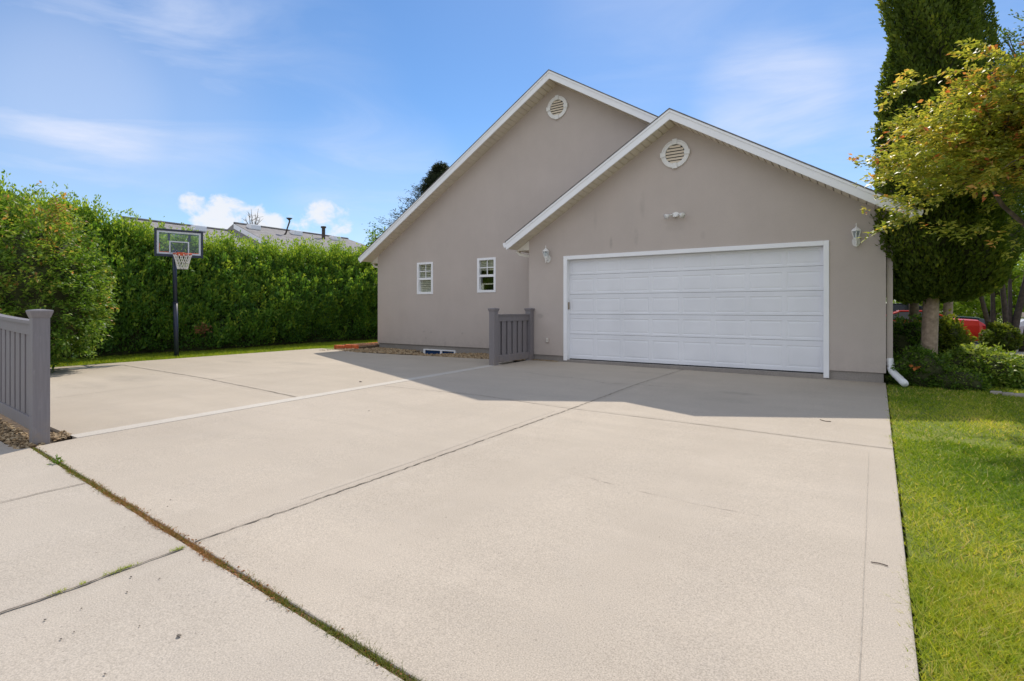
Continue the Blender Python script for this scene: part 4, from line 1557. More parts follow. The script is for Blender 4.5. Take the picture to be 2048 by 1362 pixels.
# upright shoots along the top, each a stalk of leaves
ns = 2000
ys = rng.uniform(.5, 19, ns)
xs_ = HX - .45 - rng.uniform(0, 1.2, ns) ** 1.3
hs_ = np.minimum(rng.gamma(2.2, .13, ns) + .06, .55)
per = 34
k = np.repeat(np.arange(ns), per)
q = rng.random(ns * per)
zt = hedge_top(ys)[k] - .30 + q * (hs_[k] + .28)
spread = .085 * (1 - q * .75)
lx = rng.normal(size=ns) * .10
ly = rng.normal(size=ns) * .10
P_ = np.stack([xs_[k] + lx[k] * q + rng.normal(size=len(k)) * spread, ys[k] + ly[k] * q + rng.normal(size=len(k)) * spread, zt], 1)
D_ = rv(len(k), .55) + np.array([.1, 0, 1.0])
Lf = rng.uniform(.05, .095, len(k))
V2 = leaf_verts(P_, D_, rv(len(k)), Lf, Lf * .46)
t2 = .60 + rng.normal(size=len(k)) * .16 + .18 * q  # brighter tints on the shoots, the lit top put into colour
nt_ = 3000
yt = rng.uniform(.5, 19, nt_)
Tt = hedge_top(yt)
zt_ = .15 + (Tt - .15) * rng.random(nt_) ** .75
xt = hedge_front(yt, zt_) - rng.uniform(.0, .10, nt_)
per = 30
k = np.repeat(np.arange(nt_), per)
q = rng.random(nt_ * per)
hh_t = rng.uniform(.22, .50, nt_)
sp_ = .085 * (1.05 - q * .85)
P_ = np.stack([xt[k] + .16 * q * hh_t[k] / .4 + rng.normal(size=len(k)) * sp_ * .8, yt[k] + rng.normal(size=nt_)[k] * .07 * q + rng.normal(size=len(k)) * sp_, zt_[k] - .08 + q * hh_t[k]], 1)
ok = P_[:, 2] < hedge_top(P_[:, 1]) + .25
D_ = rv(len(k), .5) + np.array([.30, 0, 1.0])
Lf = rng.uniform(.06, .125, len(k))
V4 = leaf_verts(P_, D_, rv(len(k), .7) + np.array([.6, 0, .4]), Lf, Lf * .48)
t4 = .40 + (rng.normal(size=nt_) * .15)[k] + rng.normal(size=len(k)) * .11 + .16 * q + .14 * (P_[:, 2] / 3 - .5)  # tint also rises with height, painting the sunlit upper hedge
V4 = V4.reshape(-1, 4, 3)[ok].reshape(-1, 3)
t4 = t4[ok]
# top cover
n = 26000
y = rng.uniform(.5, 19, n)
P_ = np.stack([HX - .6 - rng.uniform(0, 1.4, n), y, hedge_top(y) - rng.uniform(.0, .35, n)], 1)
Lf = rng.uniform(.055, .1, n)
V3 = leaf_verts(P_, rv(n, .6) + np.array([.2, 0, .8]), rv(n, .7) + np.array([0, 0, .6]), Lf, Lf * .5)
t3 = .62 + rng.normal(size=n) * .17  # bright tints stand in for sun on the hedge top
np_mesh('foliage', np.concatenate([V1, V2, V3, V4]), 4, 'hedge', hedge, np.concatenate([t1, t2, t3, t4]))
pd = on_g(415, 690)
n = 90
P_ = np.stack([np.full(n, HX + .08) + rng.normal(size=n) * .08, 7.4 + rng.normal(size=n) * .11, .60 + rng.normal(size=n) * .07], 1)
np_mesh('dead_patch', leaf_verts(P_, rv(n) + np.array([.5, 0, .3]), rv(n), .07, .03), 4, simple('dead_leaf', (0.20, 0.075, 0.035), .9, .3, 20), hedge)


# ------------------------------------------------------------------ branching crowns
def sprays(ends, per, ln_leaf, wd, tint_f, droop=.15, jit=.03):
    """ends: list of (p0, p1) branchlets carrying leaves on both sides"""
    P0 = np.array([e[0] for e in ends])
    P1 = np.array([e[1] for e in ends])
    m = len(ends)
    k = np.repeat(np.arange(m), per)
    q = rng.uniform(.05, 1.05, m * per)
    A = P1[k] - P0[k]
    Ln = np.linalg.norm(A, axis=1)
    P = P0[k] + A * q[:, None]
    P[:, 2] -= droop * Ln * (q - .2) ** 2
    side = np.cross(unit(A), np.array([0, 0, 1.0]))
    sg = np.where(rng.random(len(k)) < .5, -1, 1)[:, None]
    P += rv(len(k), jit)
    D = unit(A) * .7 + side * sg * .7 + rv(len(k), .35) + np.array([0, 0, .05])
    Nr = np.array([0, 0, 1.0]) + rv(len(k), .45)
    Lf = ln_leaf * rng.uniform(.6, 1.25, len(k))
    return leaf_verts(P, D, Nr, Lf, Lf * wd), tint_f(k, q, P)


def crown(center, radii, n, shell=.55, blen=(.4, .8), out=1.0, up=.15):
    c = np.array(center)
    d = unit(rv(n))
    r = rng.uniform(shell, 1.0, n)[:, None] ** .7
    lob = 1 + .16 * vnoise(d[:, 0] * 3 + d[:, 2], d[:, 1] * 3, 61)[:, None]
    P1 = c + d * r * np.array(radii) * lob
    dirv = unit(d * np.array(radii) * out + rv(n, .5) * np.mean(radii) + np.array([0, 0, up]))
    P0 = P1 - dirv * rng.uniform(*blen, (n, 1))
    return list(zip(P0, P1))


def limbs(mb, base, tips, r0, r1=.012, sway=.12, seed=0, seg=6):
    r = random.Random(seed)
    base = Vector(base)
    for t in tips:
        t = Vector(t)
        pts = []
        ln = (t - base).length
        for i in range(seg + 1):
            k = i / seg
            p = lerp(base, t, k)
            p.z += ln * .12 * math.sin(math.pi * k)
            if 0 < i < seg:
                p += Vector((r.gauss(0, 1), r.gauss(0, 1), r.gauss(0, 1))) * sway * ln * .12
            pts.append(p)
        mb.tube(pts, [lerp(r0, r1, (i / seg) ** .7) for i in range(seg + 1)], 7)
    return mb


# rounded shrub before the hedge at the far left
sc_ = at(45, 575, 9.6)
shrub = thing('rounded_shrub', 'big rounded shrub with reddish new tips at the left, before the tall hedge', 'shrub', (sc_.x, sc_.y, 0))
E_ = crown((sc_.x, sc_.y, 1.62), (1.5, 1.5, 1.60), 1450, .62, (.25, .5), 1, .1)
def tshrub(k, q, P):
    g = vnoise(P[:, 0] * 2 + P[:, 2], P[:, 1] * 2 - P[:, 2], 71)
    return .40 + .20 * g + rng.normal(size=len(k)) * .17 + .12 * (P[:, 2] - 1.6) + .28 * ((q > .8) & (rng.random(len(k)) < .6))
V, t_ = sprays(E_, 34, .075, .48, tshrub, .1, .035)
np_mesh('foliage', V, 4, 'shrub', shrub, t_)
mb = MB()
limbs(mb, (sc_.x, sc_.y, -.1), [tuple(lerp(Vector(e[0]), Vector((sc_.x, sc_.y, 1)), .15)) for e in E_[:60]], .04, .008, .1, 3)
mb.build('stems', 'bark', shrub)
ico = bmesh.new()
bmesh.ops.create_icosphere(ico, subdivisions=3, radius=1)
for v in ico.verts:
    s = .80 + .10 * math.sin(v.co.x * 7 + v.co.z * 5) * math.sin(v.co.y * 6)
    v.co = Vector((sc_.x + v.co.x * 1.2 * s, sc_.y + v.co.y * 1.2 * s, 1.5 + v.co.z * 1.38 * s))
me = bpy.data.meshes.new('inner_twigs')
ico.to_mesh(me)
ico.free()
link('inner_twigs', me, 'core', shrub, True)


# ------------------------------------------------------------------ columnar cedars by the garage corner
def cedar(px, t, base_r, ztop, zlow, label, n, trunk_r, prof, group=None, lean=0.0):
    c = at(px, 617, t)
    c.z = gz(c.x)
    root = thing('columnar_cedar', label, 'tree', c, group)
    MB().tube([c + Vector((-.06, 0, -.1)), c + Vector((-.03, 0, .4)), c + Vector((.0, 0, zlow)), c + Vector((.0, 0, zlow + 1.2)), c + Vector((0, 0, ztop * .8))],
              [trunk_r * 1.25, trunk_r, trunk_r * .95, trunk_r * .7, .02], 14).build('trunk', 'pale_bark', root, True)
    pr = np.array(prof)
    def rad(z):
        return np.interp(z, pr[:, 0], pr[:, 1]) * base_r
    z = zlow + (ztop - zlow) * rng.random(n) ** 1.25
    th = rng.uniform(0, 2 * math.pi, n)
    bul = vnoise(th * 2.2 + z * .4, z * 1.5, 81)
    bul2 = vnoise(th * 5 + z, z * 4.2, 82)
    r = rad(z) * (1 + .16 * bul + .10 * bul2) - rng.exponential(.06, n)
    z = z + .12 * vnoise(th * 3, z * 0, 83) * np.clip((zlow + .8 - z), 0, 1)
    P = np.stack([c.x + np.cos(th) * r + lean * z, c.y + np.sin(th) * r, z], 1)
    O = np.stack([np.cos(th), np.sin(th), np.zeros(n)], 1)
    D = O * .55 + np.array([0, 0, .8]) + rv(n, .38)
    Nr = O * .3 + rv(n, .8)
    Lf = rng.uniform(.035, .10, n)
    tint = .38 + .20 * bul2 + .12 * bul + rng.normal(size=n) * .16
    np_mesh('foliage', leaf_verts(P, D, Nr, Lf, Lf * .55), 4, 'cedar', root, tint)
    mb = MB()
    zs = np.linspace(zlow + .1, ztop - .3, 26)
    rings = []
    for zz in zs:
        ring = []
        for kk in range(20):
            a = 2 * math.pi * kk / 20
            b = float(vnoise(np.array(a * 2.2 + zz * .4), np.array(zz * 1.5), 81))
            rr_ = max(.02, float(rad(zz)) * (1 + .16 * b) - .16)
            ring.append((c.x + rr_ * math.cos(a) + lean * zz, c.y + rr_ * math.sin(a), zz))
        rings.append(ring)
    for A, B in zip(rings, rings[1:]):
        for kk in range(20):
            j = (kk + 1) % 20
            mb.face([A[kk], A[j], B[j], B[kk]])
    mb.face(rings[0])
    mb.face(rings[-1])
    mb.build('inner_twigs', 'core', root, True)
    return root


cedar(1862, 8.75, 1.0, 9.5, 1.30, 'tall columnar cedar on a bare pale trunk at the garage corner', 85000, .115,
      [(1.25, .30), (1.45, .72), (1.8, .92), (2.3, .98), (2.75, .92), (3.05, .76), (3.5, .66), (4.2, .68), (5.0, .64), (6.5, .55), (9.5, .05)], 'columnar cedars')
cedar(1897, 13.0, 1.15, 12.0, 1.60, 'second columnar cedar, half hidden behind the one at the garage corner', 60000, .10,
      [(1.5, .45), (1.9, .95), (2.6, 1.25), (3.6, 1.15), (5.0, 1.0), (7.0, .80), (9.0, .62), (12.0, .05)], 'columnar cedars', .0)

# ------------------------------------------------------------------ golden-leaved tree reaching in from the right
tr0 = at(2150, 617, 6.6)
auto = thing('golden_leaf_tree', 'small tree with golden green and red leaves reaching in from the right edge', 'tree', (tr0.x, tr0.y, gz(tr0.x)))
cc = at(2090, 245, 6.5)
E_ = crown((cc.x, cc.y, cc.z + .2), (1.35, 1.35, .95), 260, .2, (.3, .7), 1.0, .05)
arch = []
for i in range(175):                                # arching limbs that carry short leafy branchlets
    th = rng.uniform(0, 2 * math.pi)
    el = rng.uniform(-.12, 1.15)
    ln_ = rng.uniform(.75, 1.0) * (1.62 if el < .7 else 1.42)
    d0 = Vector((math.cos(th) * math.cos(el), math.sin(th) * math.cos(el), math.sin(el)))
    p0 = cc + Vector((rng.normal() * .18, rng.normal() * .18, -.35 + rng.normal() * .15))
    pts_ = []
    for j in range(7):
        k = j / 6
        pts_.append(p0 + d0 * ln_ * k - Vector((0, 0, .22 * ln_ * k ** 2)))
    arch.append(pts_)
    for j in range(2, 7):
        for sg in (-1, 1):
            if rng.random() < .22:
                continue
            fw = (pts_[j] - pts_[j - 1]).normalized()
            sd = fw.cross(Vector((0, 0, 1))).normalized() * sg
            e1 = pts_[j] + (fw * .75 + sd * .65 + Vector((0, 0, rng.normal() * .15))) * rng.uniform(.18, .36)
            E_.append((np.array(lerp(pts_[j - 1], pts_[j], .6)), np.array(e1)))
E_ = [e for e in E_ if e[1][2] > 2.2 or (e[1][0] > cc.x - .1 and e[1][2] > 1.7)]
for (ax, ay, bx, by, t) in ((1800, 190, 1764, 204, 6.0), (1840, 165, 1790, 175, 6.1), (1790, 330, 1705, 302, 6.2), (1800, 318, 1722, 308, 6.2), (1780, 345, 1720, 318, 6.2), (1800, 340, 1740, 344, 6.2),
                            (1815, 250, 1764, 262, 6.1), (1880, 225, 1800, 205, 6.1), (1860, 262, 1780, 230, 6.1), (1850, 412, 1768, 392, 6.2), (1830, 400, 1770, 385, 6.2), (1810, 446, 1732, 460, 5.9),
                            (1840, 432, 1765, 446, 5.9), (1870, 360, 1800, 345, 6.1), (1880, 400, 1790, 425, 6.0), (1930, 140, 1850, 150, 6.2), (1960, 110, 1905, 100, 6.2), (2020, 110, 1960, 98, 6.3),
                            (1900, 300, 1815, 285, 6.0), (1900, 330, 1820, 320, 6.0), (1925, 455, 1840, 440, 6.1), (1985, 455, 1925, 470, 6.1), (2030, 455, 1980, 480, 6.0)):
    a, b = at(ax, ay, t + .25), at(bx, by, t)
    E_.append((np.array(a), np.array(b)))
    for _ in range(2):
        j = rng.normal(size=3) * .12
        E_.append((np.array(a) + j * .5, np.array(lerp(a, b, rng.uniform(.45, .8))) + j))
for _ in range(210):                                # lower left lobe
    a = at(rng.uniform(1850, 2060), rng.uniform(225, 375), rng.uniform(5.9, 7.0))
    b = a + RX * rng.uniform(-.55, .05) + Vector((rng.normal() * .15, rng.normal() * .15, rng.uniform(-.12, .12)))
    E_.append((np.array(a), np.array(b)))
def taut(k, q, P):
    cl = rng.random(k.max() + 1)[k]
    g = vnoise(P[:, 0] * 1.6 + P[:, 2] * 1.3, P[:, 1] * 1.6, 91)
    return .36 + .14 * g + .24 * (cl - .5) + rng.normal(size=len(k)) * .15 + .32 * ((q > .80) & (cl > .66))
V, t_ = sprays(E_, 32, .070, .48, taut, .18, .022)
np_mesh('crown', V, 4, 'autumn', auto, t_)
mb = MB()
fork = Vector((tr0.x, tr0.y, 1.15))
mb.tube([(tr0.x, tr0.y, gz(tr0.x) - .1), (tr0.x - .03, tr0.y, .6), fork], [.10, .085, .08], 10)
mains = [Vector((cc.x + a, cc.y + b, cc.z + z)) for a, b, z in ((-.7, -.5, .1), (-.4, .5, .5), (.5, .4, .6), (.6, -.5, .3), (.0, -.1, .9), (-.9, .1, -.2), (-.6, -.7, .5))]
limbs(mb, fork, mains, .045, .014, .1, 5)
for pts_ in arch:
    mb.tube(pts_, [.014 - .0019 * j for j in range(7)], 5)
for i, e in enumerate(E_[:300]):
    if i % 3 == 0:
        p1 = Vector(e[1])
        m0 = min(mains, key=lambda m: (m - Vector(e[0])).length)
        mb.tube([lerp(m0, fork, .2), lerp(Vector(e[0]), m0, .3), Vector(e[0]), lerp(Vector(e[0]), p1, .55) - Vector((0, 0, .02)), p1 - Vector((0, 0, .05))], [.010, .008, .006, .004, .002], 5)
mb.build('trunk', 'bark', auto, True)


# ------------------------------------------------------------------ shrubs on the right
def bush(name, label, cat, box, n, mat, leaf, per=26, group=None, core=.78, tmean=.42, tilt=.5):
    (cx, cy, cz), rad = box
    root = thing(name, label, cat, (cx, cy, gz(cx)), group)
    E2 = crown((cx, cy, cz), rad, n, .55, (.12, .3), 1, .15)
    def tf(k, q, P):
        g = vnoise(P[:, 0] * 5 + P[:, 2] * 2, P[:, 1] * 5 - P[:, 2] * 3, 95)
        return tmean + .2 * g + rng.normal(size=len(k)) * .18 + .2 * (P[:, 2] - cz) / rad[2]
    V, t_ = sprays(E2, per, leaf, .6, tf, .05, .03)
    ok = V.reshape(-1, 4, 3)[:, :, 2].min(1) > gz(cx) - .05
    np_mesh('foliage', V.reshape(-1, 4, 3)[ok].reshape(-1, 3), 4, mat, root, t_[ok])
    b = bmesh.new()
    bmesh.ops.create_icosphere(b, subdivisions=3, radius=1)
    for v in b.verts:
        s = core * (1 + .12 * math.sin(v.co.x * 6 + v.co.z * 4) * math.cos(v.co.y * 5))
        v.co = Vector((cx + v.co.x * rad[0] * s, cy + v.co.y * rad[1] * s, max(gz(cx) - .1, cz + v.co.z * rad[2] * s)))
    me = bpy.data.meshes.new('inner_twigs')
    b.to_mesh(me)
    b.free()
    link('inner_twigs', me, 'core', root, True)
    return root


p = at(1815, 690, 9.9)
bush('dark_shrub', 'dark ivy-like shrub between the downspout and the cedar trunk', 'shrub', ((p.x, p.y, .38), (.62, .7, .68)), 420, 'ivy', .065, tmean=.30)
p = at(1838, 745, 8.5)
bush('low_shrub', 'low dark green shrub at the foot of the cedar trunk', 'shrub', ((p.x, p.y, .14), (.46, .42, .42)), 340, 'ivy', .055, tmean=.36)
p = at(1895, 690, 9.6)
bush('clipped_shrub', 'boxy clipped shrub with a sunlit top right of the cedar trunk', 'shrub', ((p.x - .02, p.y, .46), (.31, .40, .56)), 560, 'cedar', .07, tmean=.62)
p = at(1955, 742, 8.6)
bush('spreading_shrub', 'spreading light green shrub in front of the clipped one, beside the lawn', 'shrub', ((p.x, p.y, .12), (.62, .50, .44)), 640, 'ivy', .062, tmean=.66)
p = at(2010, 735, 9.3)
bush('spreading_shrub', 'small rounded shrub at the right end of the planting bed', 'shrub', ((p.x, p.y, .06), (.36, .36, .34)), 280, 'ivy', .055, tmean=.6)
p = at(1905, 760, 8.2)
bush('low_shrub', 'low leafy ground cover between the two brighter shrubs and the lawn', 'shrub', ((p.x, p.y, .02), (.45, .34, .26)), 260, 'ivy', .05, tmean=.45)
p = at(2000, 678, 15.2)
bush('clipped_shrub', 'small dark clipped bush behind the red car tail, under the forked tree', 'shrub', ((p.x, p.y, .30), (.45, .5, .42)), 300, 'cedar', .09, tmean=.45)
c = at(1828, 735, 8.1)
n = 5
tag(np_mesh('dry_leaf', leaf_verts(np.tile(np.array(c), (n, 1)) + rv(n, .012), rv(n) + np.array([0, 0, .3]), rv(n) + np.array([.4, -1, 0]), .07, .05), 4, 'orange_leaf'), 'large orange dry leaf caught in the low dark shrub', 'leaf')
for i, (px, py, t, ln_) in enumerate(((1992, 786, 7.9, .13), (2016, 789, 7.7, .12), (2040, 791, 7.6, .13))):
    p = on_g(px, py)
    d = Vector((.985, -.17, 0))
    m = MB()
    ring = [p + Vector((0, 0, -.05)) + Vector((-.17 * 0 + .0, 0, 0))]
    n_ = Vector((.17, .985, 0)) * .05
    a, b = p - d * ln_ / 2, p + d * ln_ / 2
    m.prism([a - n_ - Vector((0, 0, .06)), b - n_ - Vector((0, 0, .06)), b - n_ * .9 + Vector((0, 0, .03)), a - n_ * .9 + Vector((0, 0, .025))], n_ * 2)
    tag(m.build('edging_stone', 'curb', bevel=.012), ('pale edging stone nearest the spreading shrub', 'middle pale edging stone along the planting bed', 'pale edging stone at the right picture edge')[i], 'edging stone', 'stones edging the planting bed')

# ------------------------------------------------------------------ street behind
def car(name, label, x0, y, zb, length, paint, prof_top, flip=1, cabin=None, parts=('tail',)):
    """side profile along X; x0 is the end nearest +X"""
    root = thing(name, label, 'car', (x0 - flip * length / 2, y, zb))
    W2 = .86
    ring_n = len(prof_top)
    mb = MB()
    rings = []
    for s, zt_ in prof_top:
        x = x0 - flip * s * length
        e = min(s, 1 - s)
        wd = W2 * (1 - .22 * max(0, 1 - e / .10) ** 2)
        h0 = .22 + .10 * max(0, 1 - e / .08)
        zt = zt_
        rings.append([(x, y - wd * .92, zb + h0), (x, y - wd, zb + h0 + (zt - h0) * .35), (x, y - wd, zb + h0 + (zt - h0) * .72), (x, y - wd * .88, zb + zt - .03), (x, y - wd * .6, zb + zt),
                      (x, y + wd * .6, zb + zt), (x, y + wd * .88, zb + zt - .03), (x, y + wd, zb + h0 + (zt - h0) * .72), (x, y + wd, zb + h0 + (zt - h0) * .35), (x, y + wd * .92, zb + h0)])
    for A, B in zip(rings, rings[1:]):
        for k in range(10):
            j = (k + 1) % 10
            mb.face([A[k], A[j], B[j], B[k]])
    mb.face(rings[0])
    mb.face(rings[-1])
    mb.build('body', paint, root, True)
    if cabin:
        a, b, c_, d, hb, ht = cabin
        g = MB()
        X_ = [x0 - flip * s * length for s in (a, b, c_, d)]
        for sgn in (-1, 1):
            pass
        lo, up = W2 * .86, W2 * .66
        ringA = [(X_[0], y - lo, zb + hb), (X_[3], y - lo, zb + hb), (X_[3], y + lo, zb + hb), (X_[0], y + lo, zb + hb)]
        ringB = [(X_[1], y - up, zb + ht - .03), (X_[2], y - up, zb + ht - .03), (X_[2], y + up, zb + ht - .03), (X_[1], y + up, zb + ht - .03)]
        for k in range(4):
            j = (k + 1) % 4
            g.face([ringA[k], ringA[j], ringB[j], ringB[k]])
        g.build('windows', 'car_glass', root)
        r_ = MB().box((min(X_[1], X_[2]) - .03, y - up - .02, zb + ht - .03), (max(X_[1], X_[2]) + .03, y + up + .02, zb + ht + .015))
        for k in range(4):
            r_.tube([ringA[k], ringB[k]], .03, 6)
        r_.build('roof', paint, root, bevel=.02)
    for s in (.19, .80):
        for sg in (-1, 1):
            xw = x0 - flip * s * length
            yw = y + sg * (W2 - .09)
            ty = MB().tube([(xw, yw - .11, zb + .32), (xw, yw + .11, zb + .32)], .33, 20).build('wheel', 'rubber', root, bevel=.03)
            rm = MB().tube([(xw, yw + sg * .02, zb + .32), (xw, yw + sg * .118, zb + .32)], [.21, .20], 16)
            for q in range(5):
                th = q * 2 * math.pi / 5
                rm.tube([(xw, yw + sg * .122, zb + .32), (xw + .18 * math.cos(th), yw + sg * .122, zb + .32 + .18 * math.sin(th))], .022, 4)
            o_ = rm.build('rim', 'rim', None)
            o_.parent = ty
    for sg in (-1, 1):
        MB().box((x0 - flip * .10 - .05, y + sg * .62 - .13, zb + .62), (x0 - flip * .02 + .01, y + sg * .62 + .13, zb + .76)).build('tail_light' if parts[0] == 'tail' else 'headlight', 'tail' if parts[0] == 'tail' else 'rim', root, bevel=.02)
    return root


zr = gz(9) - .14
sedan = [(0, .62), (.01, .80), (.05, .93), (.16, .96), (.30, .95), (.55, .92), (.70, .88), (.85, .80), (.96, .68), (1, .5)]
rx = at(1978, 650, 16.9)
zcar = EYE - 1.30
rc_ = car('parked_car', 'bright red car parked at the street, its tail showing past the clipped shrub', rx.x, rx.y + .9, zcar, 4.4, 'red_paint', sedan, 1, (.20, .32, .52, .68, .93, 1.22))
dx_ = at(1985, 650, 20.5)
car('parked_car', 'dark navy car with a long sloping hood beyond the red car', dx_.x, dx_.y + .9, zcar, 4.7, 'black_paint',
    [(0, .60), (.02, .86), (.08, .95), (.2, 1.0), (.33, 1.04), (.45, 1.08), (.7, 1.08), (.85, 1.0), (.96, .85), (1, .6)], 1, (.36, .50, .78, .92, 1.06, 1.50), ('head',))
wx = at(2033, 660, 17.4)
car('parked_car', 'pale silver car cut off by the right edge of the picture', wx.x + 4.3, wx.y + .9, zcar, 4.3, 'silver_paint', [(1 - s, z) for s, z in sedan][::-1], 1, (.18, .34, .62, .78, .93, 1.42), ('head',))

# forked tree over the cars
fb_ = at(2012, 690, 15.6)
fb_.z = gz(9)
ft = thing('forked_tree', 'dark multi-stemmed street tree standing beyond the planting bed at the right', 'tree', fb_)
mb = MB()
tips = []
for px, py, t, r_ in ((1960, 585, 15.2, .065), (1985, 560, 15.8, .06), (2002, 540, 15.5, .07), (2020, 560, 16.0, .055), (2052, 560, 15.6, .09), (2090, 520, 15.2, .07)):
    tp = at(px, py, t)
    b0 = fb_ + Vector((rng.normal() * .12 + (px - 2012) * .004, rng.normal() * .12, -.1))
    mid = lerp(b0, tp, .45) + Vector((0, 0, .15))
    up_ = tp + (tp - mid) * 1.1 + Vector((0, 0, .6))
    mb.tube([b0, lerp(b0, mid, .6), mid, tp, lerp(tp, up_, .6), up_], [r_ * 1.3, r_ * 1.05, r_, r_ * .8, r_ * .55, .02], 9)
    tips.append(up_)
cf = at(2130, 270, 16.0)
E_ = crown((cf.x, cf.y, cf.z), (3.3, 3.3, 4.6), 820, .35, (.5, 1.1), 1, .2)
E_ = [e for e in E_ if e[1][2] > 3.0]
for i, e in enumerate(E_[::6]):
    m0 = min(tips, key=lambda m: (m - Vector(e[0])).length)
    mb.tube([m0, lerp(m0, Vector(e[0]), .5) + Vector((0, 0, .1)), Vector(e[0]), Vector(e[1])], [.03, .02, .014, .005], 5)
mb.build('trunk', 'dark_bark', ft, True)
def tfar(k, q, P):
    g = vnoise(P[:, 0] * 1.1 + P[:, 2], P[:, 1] * 1.1, 99)
    return .45 + .2 * g + rng.normal(size=len(k)) * .18
V, t_ = sprays(E_, 40, .11, .55, tfar, .12, .08)
np_mesh('crown', V, 4, leaf_mat('street_leaf', [(0, (0.035, 0.07, 0.02)), (0.6, (0.12, 0.19, 0.03)), (1, (0.30, 0.36, 0.06))], .32, .5), ft, t_)


def far_tree(label, c, rad, n, leaf, mat='far_leaf', per=34, trunk=.18, seed=1, name='broadleaf_tree', group='trees beyond the street'):
    root = thing(name, label, 'tree', (c[0], c[1], 0), group)
    E2 = crown(c, rad, n, .4, (.5, 1.2), 1, .2)
    V, t_ = sprays(E2, per, leaf, .6, tfar, .1, .1)
    np_mesh('crown', V, 4, mat, root, t_)
    mb = MB()
    fk = Vector((c[0], c[1], max(.8, c[2] - rad[2] * .8)))
    mb.tube([(c[0], c[1], -.2), fk], [trunk * 1.2, trunk], 9)
    limbs(mb, fk, [tuple(e[0]) for e in E2[::max(1, n // 24)]], trunk * .6, .02, .15, seed)
    mb.build('trunk', 'bark', root, True)


for i, (px, t, zc, rr_, lab) in enumerate(((1850, 33, 3.2, 3.6, 'leafy tree straight behind the cedar trunk, across the street'), (1915, 36, 3.0, 3.8, 'bright green tree across the street above the dark car'),
                                           (1985, 34, 3.4, 3.8, 'green tree across the street seen between the forked stems'), (2060, 37, 3.4, 4.2, 'tree across the street at the far right edge'))):
    p = at(px, 600, t)
    far_tree(lab, (p.x, p.y, zc), (rr_, rr_, 3.3), 420, .20, 'far_leaf', 34, .2, i)
p = at(1788, 395, 13.5)
far_tree('yellow-green tree showing just behind the right end of the garage roof', (p.x + .5, p.y + 1.2, p.z - .4), (1.2, 1.2, 1.1), 160, .10, 'autumn', 30, .1, 7, 'yellow_tree', None)

# ------------------------------------------------------------------ beyond the hedge: neighbour's house, bare tree, spruce
NX = -30.0
def on_x(px, py, x):
    d = ray(px, py)
    d = d * (x / d.x)
    return Vector((d.x, d.y, d.z + EYE))
nb = thing('neighbour_house', 'neighbouring house with a long grey shingle roof above the hedge', 'house', (NX, 20, 0))
a, b = on_x(290, 440, NX), on_x(492, 467, NX)
c1_, c2_ = on_x(466, 449, NX), on_x(694, 476.5, NX)
zr1, zr2 = a.z, c2_.z
zr1 = (a.z + b.z) / 2
zr2 = (c1_.z + c2_.z) / 2
def ridge_roof(name, y0, y1, zr_, run, drop, hip, mat='far_shingle', xr=NX):
    mb = MB()
    e0 = (xr + run, y0 - (0 if not hip else 0), zr_ - drop)
    mb.face([(xr, y0, zr_), (xr, y1, zr_), (xr + run, y1 + (hip or 0), zr_ - drop), (xr + run, y0, zr_ - drop)])
    mb.face([(xr, y0, zr_), (xr, y1, zr_), (xr - run, y1 + (hip or 0), zr_ - drop), (xr - run, y0, zr_ - drop)])
    mb.face([(xr, y1, zr_), (xr + run, y1 + (hip or 0), zr_ - drop), (xr - run, y1 + (hip or 0), zr_ - drop)])
    mb.face([(xr, y0, zr_), (xr + run, y0, zr_ - drop), (xr - run, y0, zr_ - drop)])
    return mb.build(name, mat, nb)
ridge_roof('roof', a.y - 1.0, b.y, zr1, 6.0, 2.4, 0, xr=NX)
ridge_roof('roof', c1_.y, c2_.y, zr2, 6.3, 2.5, 3.5, xr=NX + .1)
MB().tube([(NX, a.y - 1, zr1 + .02), (NX, b.y, zr1 + .02)], .07, 6).tube([(NX + .1, c1_.y, zr2 + .02), (NX + .1, c2_.y, zr2 + .02)], .07, 6).build('ridge_cap', 'shingle', nb)
MB().box((NX - 5.5, a.y - .6, -.2), (NX + 5.5, b.y + .1, zr1 - 2.25)).box((NX - 5.7, c1_.y + .3, -.2), (NX + 5.8, c2_.y + 2.8, zr2 - 2.35)).build('wall', 'far_wall', nb)
tr = MB().face([(NX + .1, c1_.y - .02, zr2 - .02), (NX + 6.4, c1_.y - .02, zr2 - 2.5), (NX + 6.4, c1_.y - .02, zr2 - 2.75), (NX + .1, c1_.y - .02, zr2 - .3)])
tr.build('gable_trim', 'white', nb)
for px, py, dz_ in ((397, 458, 0), (507, 459, 0), (592, 467, 0), (670, 476, 0)):
    k = .75
    p = on_x(px, py, NX + k)
    zz = (zr1 if px < 450 else zr2) - .4 * k
    MB().box((p.x - .22, p.y - .32, zz - .05), (p.x + .25, p.y + .32, zz + .26)).build('roof_vent', 'white', nb, bevel=.05)
p = on_x(572, 468, NX + 1.2)
zz = zr2 - .48
MB().tube([(p.x, p.y - .2, zz - .1), (p.x, p.y, zz + .15), (p.x, p.y + .25, zz + .9), (p.x, p.y + .2, zz + 1.0)], .05, 6).tube([(p.x, p.y + .22, zz + .95), (p.x, p.y + .22, zz + 1.08)], [.05, .19], 10).build('antenna_mast', 'dark_bark', nb)
p = on_x(647, 478, NX + 1.0)
MB().tube([(p.x, p.y, zr2 - .6), (p.x, p.y, zr2 + .35)], .11, 8).tube([(p.x, p.y, zr2 + .35), (p.x, p.y, zr2 + .45)], .17, 8).build('flue_pipe', 'dark_bark', nb)

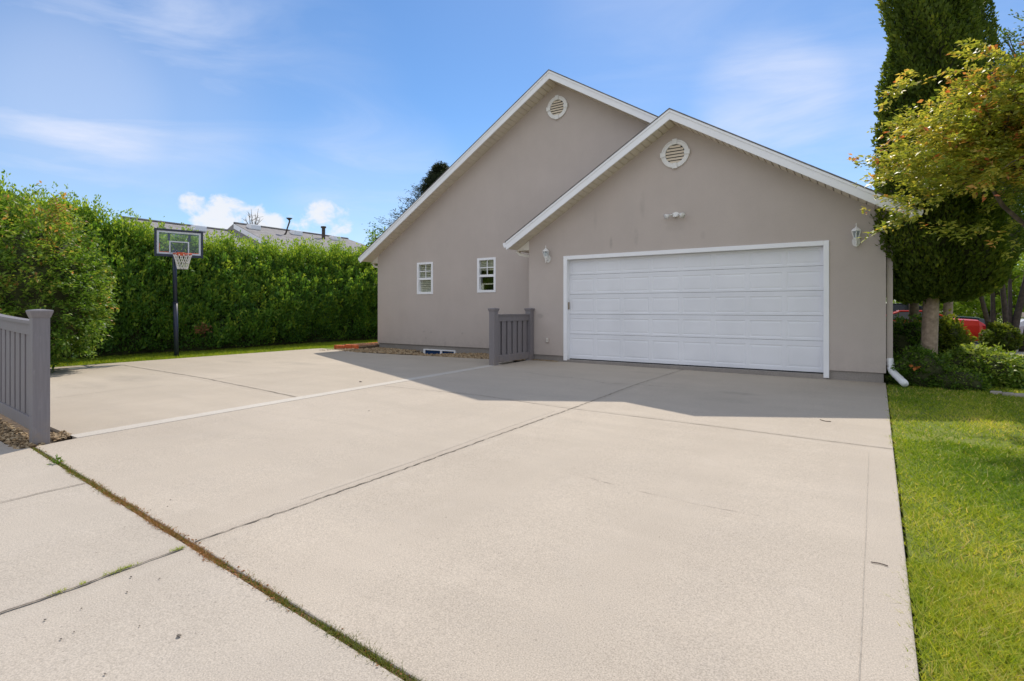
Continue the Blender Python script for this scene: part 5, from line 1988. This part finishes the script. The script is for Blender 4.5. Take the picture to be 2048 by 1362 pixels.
bt = at(505, 470, 52)
bt.z = 0
bare = thing('bare_tree', 'leafless thin tree rising behind the neighbouring roof', 'tree', bt)
mb = MB()
tops = []
trunk_top = at(505, 470, 52)
mb.tube([bt, trunk_top], [.16, .10], 7)
r = random.Random(5)
for i in range(16):
    px, py = 505 + r.uniform(-14, 16), r.uniform(416, 455)
    e2 = at(px, py, 52 + r.uniform(-1, 1))
    m_ = lerp(trunk_top, e2, .5) + Vector((r.gauss(0, .1), 0, -.1))
    mb.tube([trunk_top, m_, e2], [.05, .035, .012], 5)
    for _ in range(3):
        e3 = lerp(m_, e2, r.uniform(.2, .9))
        mb.tube([e3, e3 + Vector((r.gauss(0, .35), r.gauss(0, .3), r.uniform(.1, .5)))], [.02, .007], 4)
mb.build('trunk', 'bark', bare)

sp = at(882, 600, 27)
spr = thing('spruce_tree', 'dark blue-green spruce rising behind the left slope of the main roof', 'tree', (sp.x, sp.y, 0))
MB().tube([(sp.x, sp.y, -.2), (sp.x, sp.y, 8.7)], [.22, .02], 8).build('trunk', 'dark_bark', spr)
E_ = []
ztop_ = at(868, 352, 27).z + .5
for i in range(1300):
    k = rng.random() ** .8
    zz = 1.2 + (ztop_ - 1.2) * k
    rr_ = (1 - k) * 5.4 + .2
    th = rng.uniform(0, 6.28)
    p0 = np.array([sp.x, sp.y, zz])
    p1 = p0 + np.array([math.cos(th) * rr_, math.sin(th) * rr_, rng.uniform(-.1, .25) * rr_]) * rng.uniform(.55, 1.1)
    E_.append((p0 + (p1 - p0) * .35, p1))
V, t_ = sprays(E_, 60, .16, .22, lambda k, q, P: rng.uniform(0, 1, len(k)), -.15, .07)
np_mesh('crown', V, 4, 'spruce', spr, t_)
p = at(770, 470, 26)
far_tree('thin loose-leaved tree at the left eave of the main roof', (p.x - .3, p.y, 3.9), (1.3, 1.3, 1.7), 90, .14, 'hedge', 20, .1, 9, 'slender_tree', None)

for i, (x, y, lab) in enumerate(((-17, -12, 'broad green tree on the street side, mirrored in the windows'), (-25, -15, 'second green tree on the street side, left of the mirrored one'))):
    far_tree(lab, (x, y, 2.3), (2.4, 2.4, 1.7), 260, .22, 'far_leaf', 26, .2, 20 + i, 'broadleaf_tree', 'trees on the street side')
